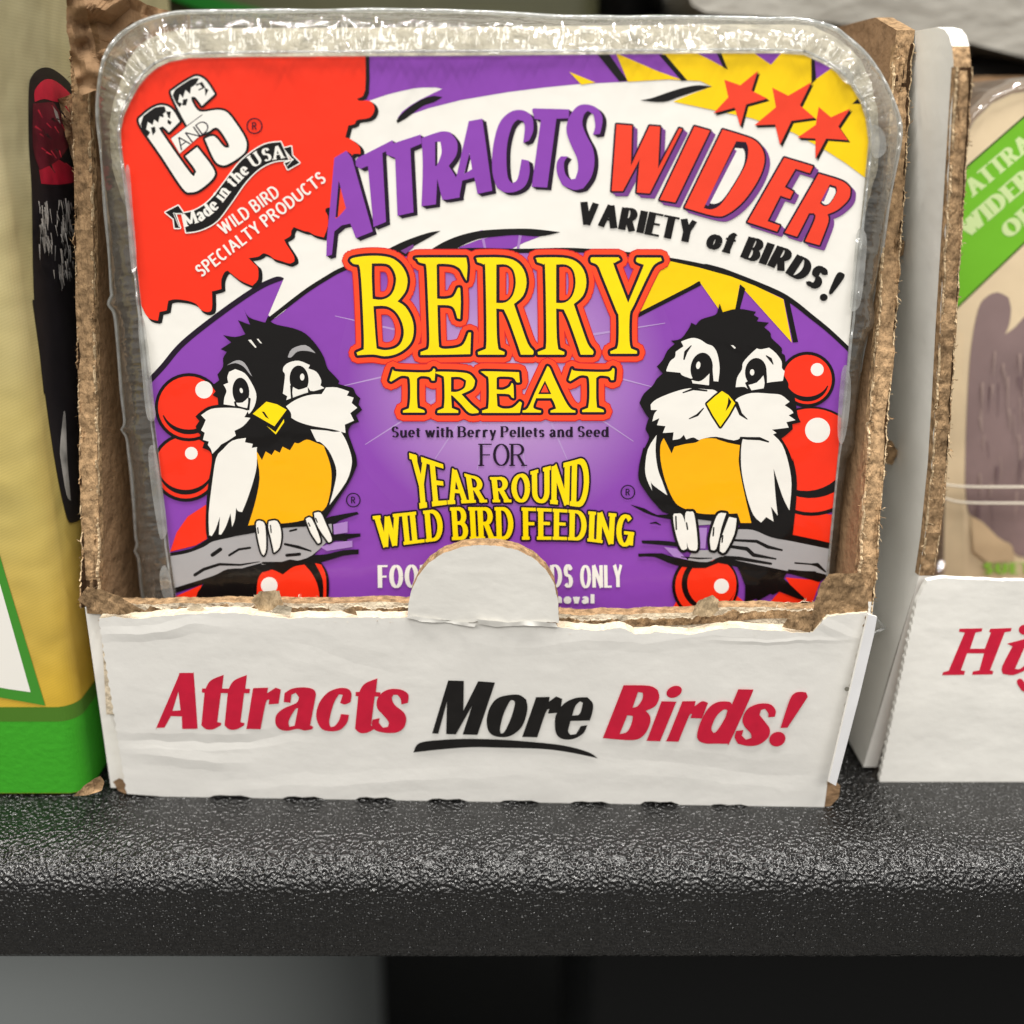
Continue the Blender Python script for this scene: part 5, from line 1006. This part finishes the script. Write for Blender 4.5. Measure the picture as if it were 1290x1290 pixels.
BS.add(k, mat('box_red', (204, 36, 64), .45, .4, None, .4, 160), [sm(A1([(118, 305), (150, 270), (190, 275), (240, 320), (250, 350), (190, 345), (150, 335), (118, 345)]), 3, 60), sm(A1([(132, 575), (200, 540), (262, 585), (262, 615), (200, 625), (140, 622)]), 3, 60)])
BS.add(k, mat('box_maroon', (104, 26, 44), .45, .4, None, .5, 220), [sm(A1([(112, 350), (180, 345), (215, 400), (240, 470), (200, 540), (135, 575), (112, 500)]), 3, 60)])
BS.add(k, mat('box_feather', (178, 174, 170), .5, .4, None, .5, 260), [sm(A4([(203, 440), (215, 320), (222, 330), (228, 480), (240, 620), (225, 600), (208, 500)]), 3, 60), A1([(178, 358), (195, 380), (205, 420), (190, 400)])])
fe = MATS['box_feather']; rnd = random.Random(4)
for kk in range(150):
    if kk % 5 < 2: x = rnd.gauss(152, 10); y = rnd.uniform(680, 830)
    else: x = rnd.gauss(218, 15); y = rnd.uniform(670, 930)
    l = rnd.uniform(20, 60); c = rnd.random()
    BS.add(k, fe if c < .85 else kb, stroke(A1([(x, y), (x + rnd.uniform(-4, 10), y + l)]), [rnd.uniform(.8, 2.2), .4], cap=False))
for kk in range(26):
    x = rnd.uniform(118, 225); y = rnd.uniform(340, 560); BS.add(k, MATS['box_red'] if rnd.random() < .6 else kb, stroke(A1([(x, y), (x + rnd.uniform(6, 24), y + rnd.uniform(8, 30))]), [rnd.uniform(1, 3), .5], cap=False))
BS.build(body)
FLS = Plane((0, .0045, 0), (.3, -1, 0))
flake('torn_corner', FLS, rag([(92, 1003), (108, 988), (126, 978), (132, 985), (128, 996), (110, 1002), (92, 1003)], 1.2, 91, 3)[:-1], TORN, body, .001, .001, .0004)
# ---------------------------------------------------------------- right: neighbouring carton with its pack
rc = thing('display_carton', 'white carton with a red word beginning Hi, beside the Attracts More Birds! carton', 'carton', (.13, .05, 0), 'display cartons on the shelf')
ro = perf((1156, 756), (1108, 986), 10, 1.1)[1:] + rag([(1108, 986), (1200, 988), (1290, 987), (1600, 990)], .9, 61, 8) + [(1620, 732)] + rag([(1600, 732), (1290, 732), (1232, 731), (1187, 728), (1168, 732), (1156, 756)], 1.3, 63, 5)
rfront = slab('front_panel', RFRONT, ro, .0012, WHITE, BROWN, WHITE, rc)
ry = [(.0105, .0005)] + rag([(.0078, .040), (.0072, .047), (.0070, .07), (.0074, .095), (.0082, .112)], .0004, 65, .0012) + [(.0085, .116), (.0089, .1195), (.0096, .1223), (.0108, .1245), (.0124, .1261), (.0145, .1271), (.018, .1277), (.03, .128), (.1, .1285), (.1, .0005)]
nxf = lambda z: ramp(z, [(0, .0004), (.02, .0026), (.04, .0052), (.055, .0050), (.084, .0031), (.115, .0014), (.128, .0010)])
wall('side_wall', .0712, .0738, ry, [WHITE, BROWN, TORN, WHITE], rc, xf=nxf, white=lambda z: z < .04 or z > .1225)
torn_edge('torn_edge', [(.0725 + nxf(z), y - .0002, z) for y, z in ((.0080, .040), (.0074, .047), (.0071, .06), (.0070, .07), (.0072, .084), (.0074, .095), (.0084, .1215))], (.1, -1, 0), (1, 0, 0), .0026, .0006, [TORN, TORN_LIGHT, TORN_DARK], rc, 29, 9)
box('base', .0792, .20, .0095, .0998, .0006, .0030, BROWN, rc); box('side_wall', .2002, .2030, .0095, .0998, .0005, .126, BROWN, rc)
box('back_wall', .0712, .203, .1002, .103, .0006, .124, BROWN, rc)
RK = Print(RFRONT, None, 1.5e-5, 3e-5)
for p in ([(870, 475), (1020, 472), (1015, 493), (975, 500), (940, 605), (1035, 605), (1075, 500), (1062, 493), (1072, 475), (1210, 470), (1205, 492), (1165, 498), (1070, 745), (1092, 750), (1085, 772), (952, 775), (958, 752), (1000, 745), (1030, 635), (920, 635), (880, 745), (908, 750), (900, 775), (757, 777), (765, 757), (800, 748), (905, 500), (868, 495)],
          [(1180, 572), (1300, 540), (1310, 560), (1232, 735), (1265, 735), (1310, 700), (1300, 745), (1220, 777), (1152, 768), (1148, 720), (1215, 590)]): RK.add('lettering', red, [sm(F1(p), 3, 50)])
RK.add('lettering', red, [disc(F1([(1295, 482)])[0], 7.6, 16, 6.5)])
g = F1([(1242, 810)])[0]
RK.add('lettering', red, stroke([(1322 + 14 * math.cos(R(t)), 827 + 19 * math.sin(R(t))) for t in range(0, 361, 20)], 8) + stroke([(1338, 806), (1332, 846), (1328, 862), (1308, 871), (1290, 867), (1285, 859)], 8.5) + stroke([(1372, 791), (1356, 849)], 9) + stroke([(1362, 826), (1376, 812), (1384, 818), (1377, 848)], 8))
RK.build(rfront)
rp_ = thing('suet_pack', 'blurred suet pack with green banner and dark bird on tan label', 'bird food', (.13, .024, .003), 'suet packs in display cartons')
RLE = [(1188, 760), (1191, 600), (1195, 420), (1198, 300), (1203, 222), (1212, 180), (1228, 152), (1250, 130), (1275, 118), (1300, 114), (1560, 112), (1600, 140), (1600, 760)]
rl = slab('label', RLAB, RLE, .0003, mat('tan_label', (226, 206, 172), .3, .5, FILM, .1, 30), mat('tan_label', (222, 198, 158)), mat('tan_label', (222, 198, 158)), rp_)
P = Print(RLAB, RLE, 1.5e-5, 3e-5)
gb = [(1150, 268), (1204, 224), (1290, 149), (1400, 55), (1500, 55), (1400, 215), (1290, 305), (1193, 398), (1150, 436)]
P.add('banner_print', mat('banner_edge', (62, 84, 34), .4, .4), outset([gb], 2.5, 6)); P.add('banner_print', mat('banner_green', (112, 184, 40), .4, .4, FILM), [gb])
pg = mat('banner_words', (202, 224, 160), .4, .4)
P.add('lettering#banner', pg, path_text('ATTRACTS', [(1226, 248), (1345, 148)], 21, T=.24, t=.1, serif=.05, gap=.05)); P.add('lettering#banner', pg, path_text('WIDER', [(1219, 301), (1304, 228)], 22, T=.26, t=.1, serif=.05, gap=.04)); P.add('lettering#banner', pg, path_text('OF', [(1271, 302), (1306, 272)], 20, T=.24, t=.1, serif=.05, gap=.04))
P.add('trunk_print', mat('trunk_print', (216, 196, 162), .5, .4, None, .25, 60), [[(1188, 740), (1190, 470), (1206, 420), (1214, 420), (1216, 560), (1214, 640), (1216, 740)]])
P.add('bird_picture', mat('bird_print', (136, 116, 115), .45, .4, None, .25, 60), [sm(A6([(1090, 620), (1100, 350), (1112, 200), (1135, 80), (1160, 40), (1200, 22), (1238, 40), (1246, 80), (1240, 130), (1225, 165), (1260, 140), (1310, 90), (1400, 60), (1400, 930), (1270, 915), (1240, 870), (1170, 850), (1130, 790), (1100, 760)]), 3, 50)])
rnd = random.Random(9)
for kk in range(46):
    x = rnd.uniform(1232, 1330); y = rnd.uniform(440, 640); P.add('bird_picture', mat('bird_streak', (158, 138, 132), .45, .4) if kk % 3 else mat('bird_deep', (108, 88, 92), .45, .4), stroke([(x, y), (x + rnd.uniform(-3, 3), y + rnd.uniform(15, 50))], [rnd.uniform(1, 4), .5], cap=False))
P.add('bird_picture', mat('bird_pale', (196, 172, 138), .5, .4, None, .2, 90), [sm(A6([(1110, 780), (1150, 800), (1200, 850), (1250, 880), (1260, 930), (1170, 940), (1120, 900)]), 2, 40)])
P.add('lettering#suet', mat('suet_green', (140, 190, 70), .45, .4), path_text('SUET', [(1239, 723), (1300, 723)], 14, T=.28, t=.12, gap=.08))
P.build(rl)
# clear shell of that pack
so = densify([(1180, 765), (1186, 600), (1190, 420), (1193, 300), (1196, 215), (1204, 165), (1222, 135), (1246, 112), (1280, 98), (1320, 95), (1570, 92), (1612, 130), (1615, 765)], 6); si = [nearest_on(RLE, q) for q in so]
V = []; F = []; m = len(so); rg = []
for s, off in ((-.1, .0002), (0, .0008), (.5, .0004), (.9, -.002), (1, -.006)): rg.append([RLAB.at(q[0] + (o[0] - q[0]) * s, q[1] + (o[1] - q[1]) * s, off + .0004 * noise.noise(Vector((q[0] * .06, q[1] * .06, s)))) for o, q in zip(so, si)])
rg.append([p + Vector((0, .028, 0)) for p in rg[-1]])
for r_ in rg: V += [Vector((p.x, p.y, max(p.z, .0034))) for p in r_]
for j in range(len(rg) - 1): F += [[j * m + i, j * m + (i + 1) % m, (j + 1) * m + (i + 1) % m, (j + 1) * m + i] for i in range(m)]
F.append([(len(rg) - 1) * m + i for i in range(m)])
mesh('clear_tray', V, F, cm, parent=rp_, smooth=True)
V = []; F = []
sl = curve([(1165, 603), (1180, 608), (1215, 613), (1290, 613.5), (1500, 613)], 6, False); s2 = curve([(1165, 630), (1185, 627), (1215, 633), (1290, 634), (1500, 634)], 6, False)
FP = Plane((0, .0395, .04), (0, -1, .03))
for ln in (sl, s2):
    k0 = len(V); nn = 6
    for x, y in ln:
        c = FP.at(x, y); V += [c + Vector((0, .00035 * math.cos(2 * math.pi * i / nn), .00022 * math.sin(2 * math.pi * i / nn))) for i in range(nn)]
    for j in range(len(ln) - 1): F += [[k0 + j * nn + i, k0 + j * nn + (i + 1) % nn, k0 + (j + 1) * nn + (i + 1) % nn, k0 + (j + 1) * nn + i] for i in range(nn)]
mesh('film_seam', V, F, mat('film_seam', (214, 206, 190), .3, .5), parent=rp_, smooth=True)
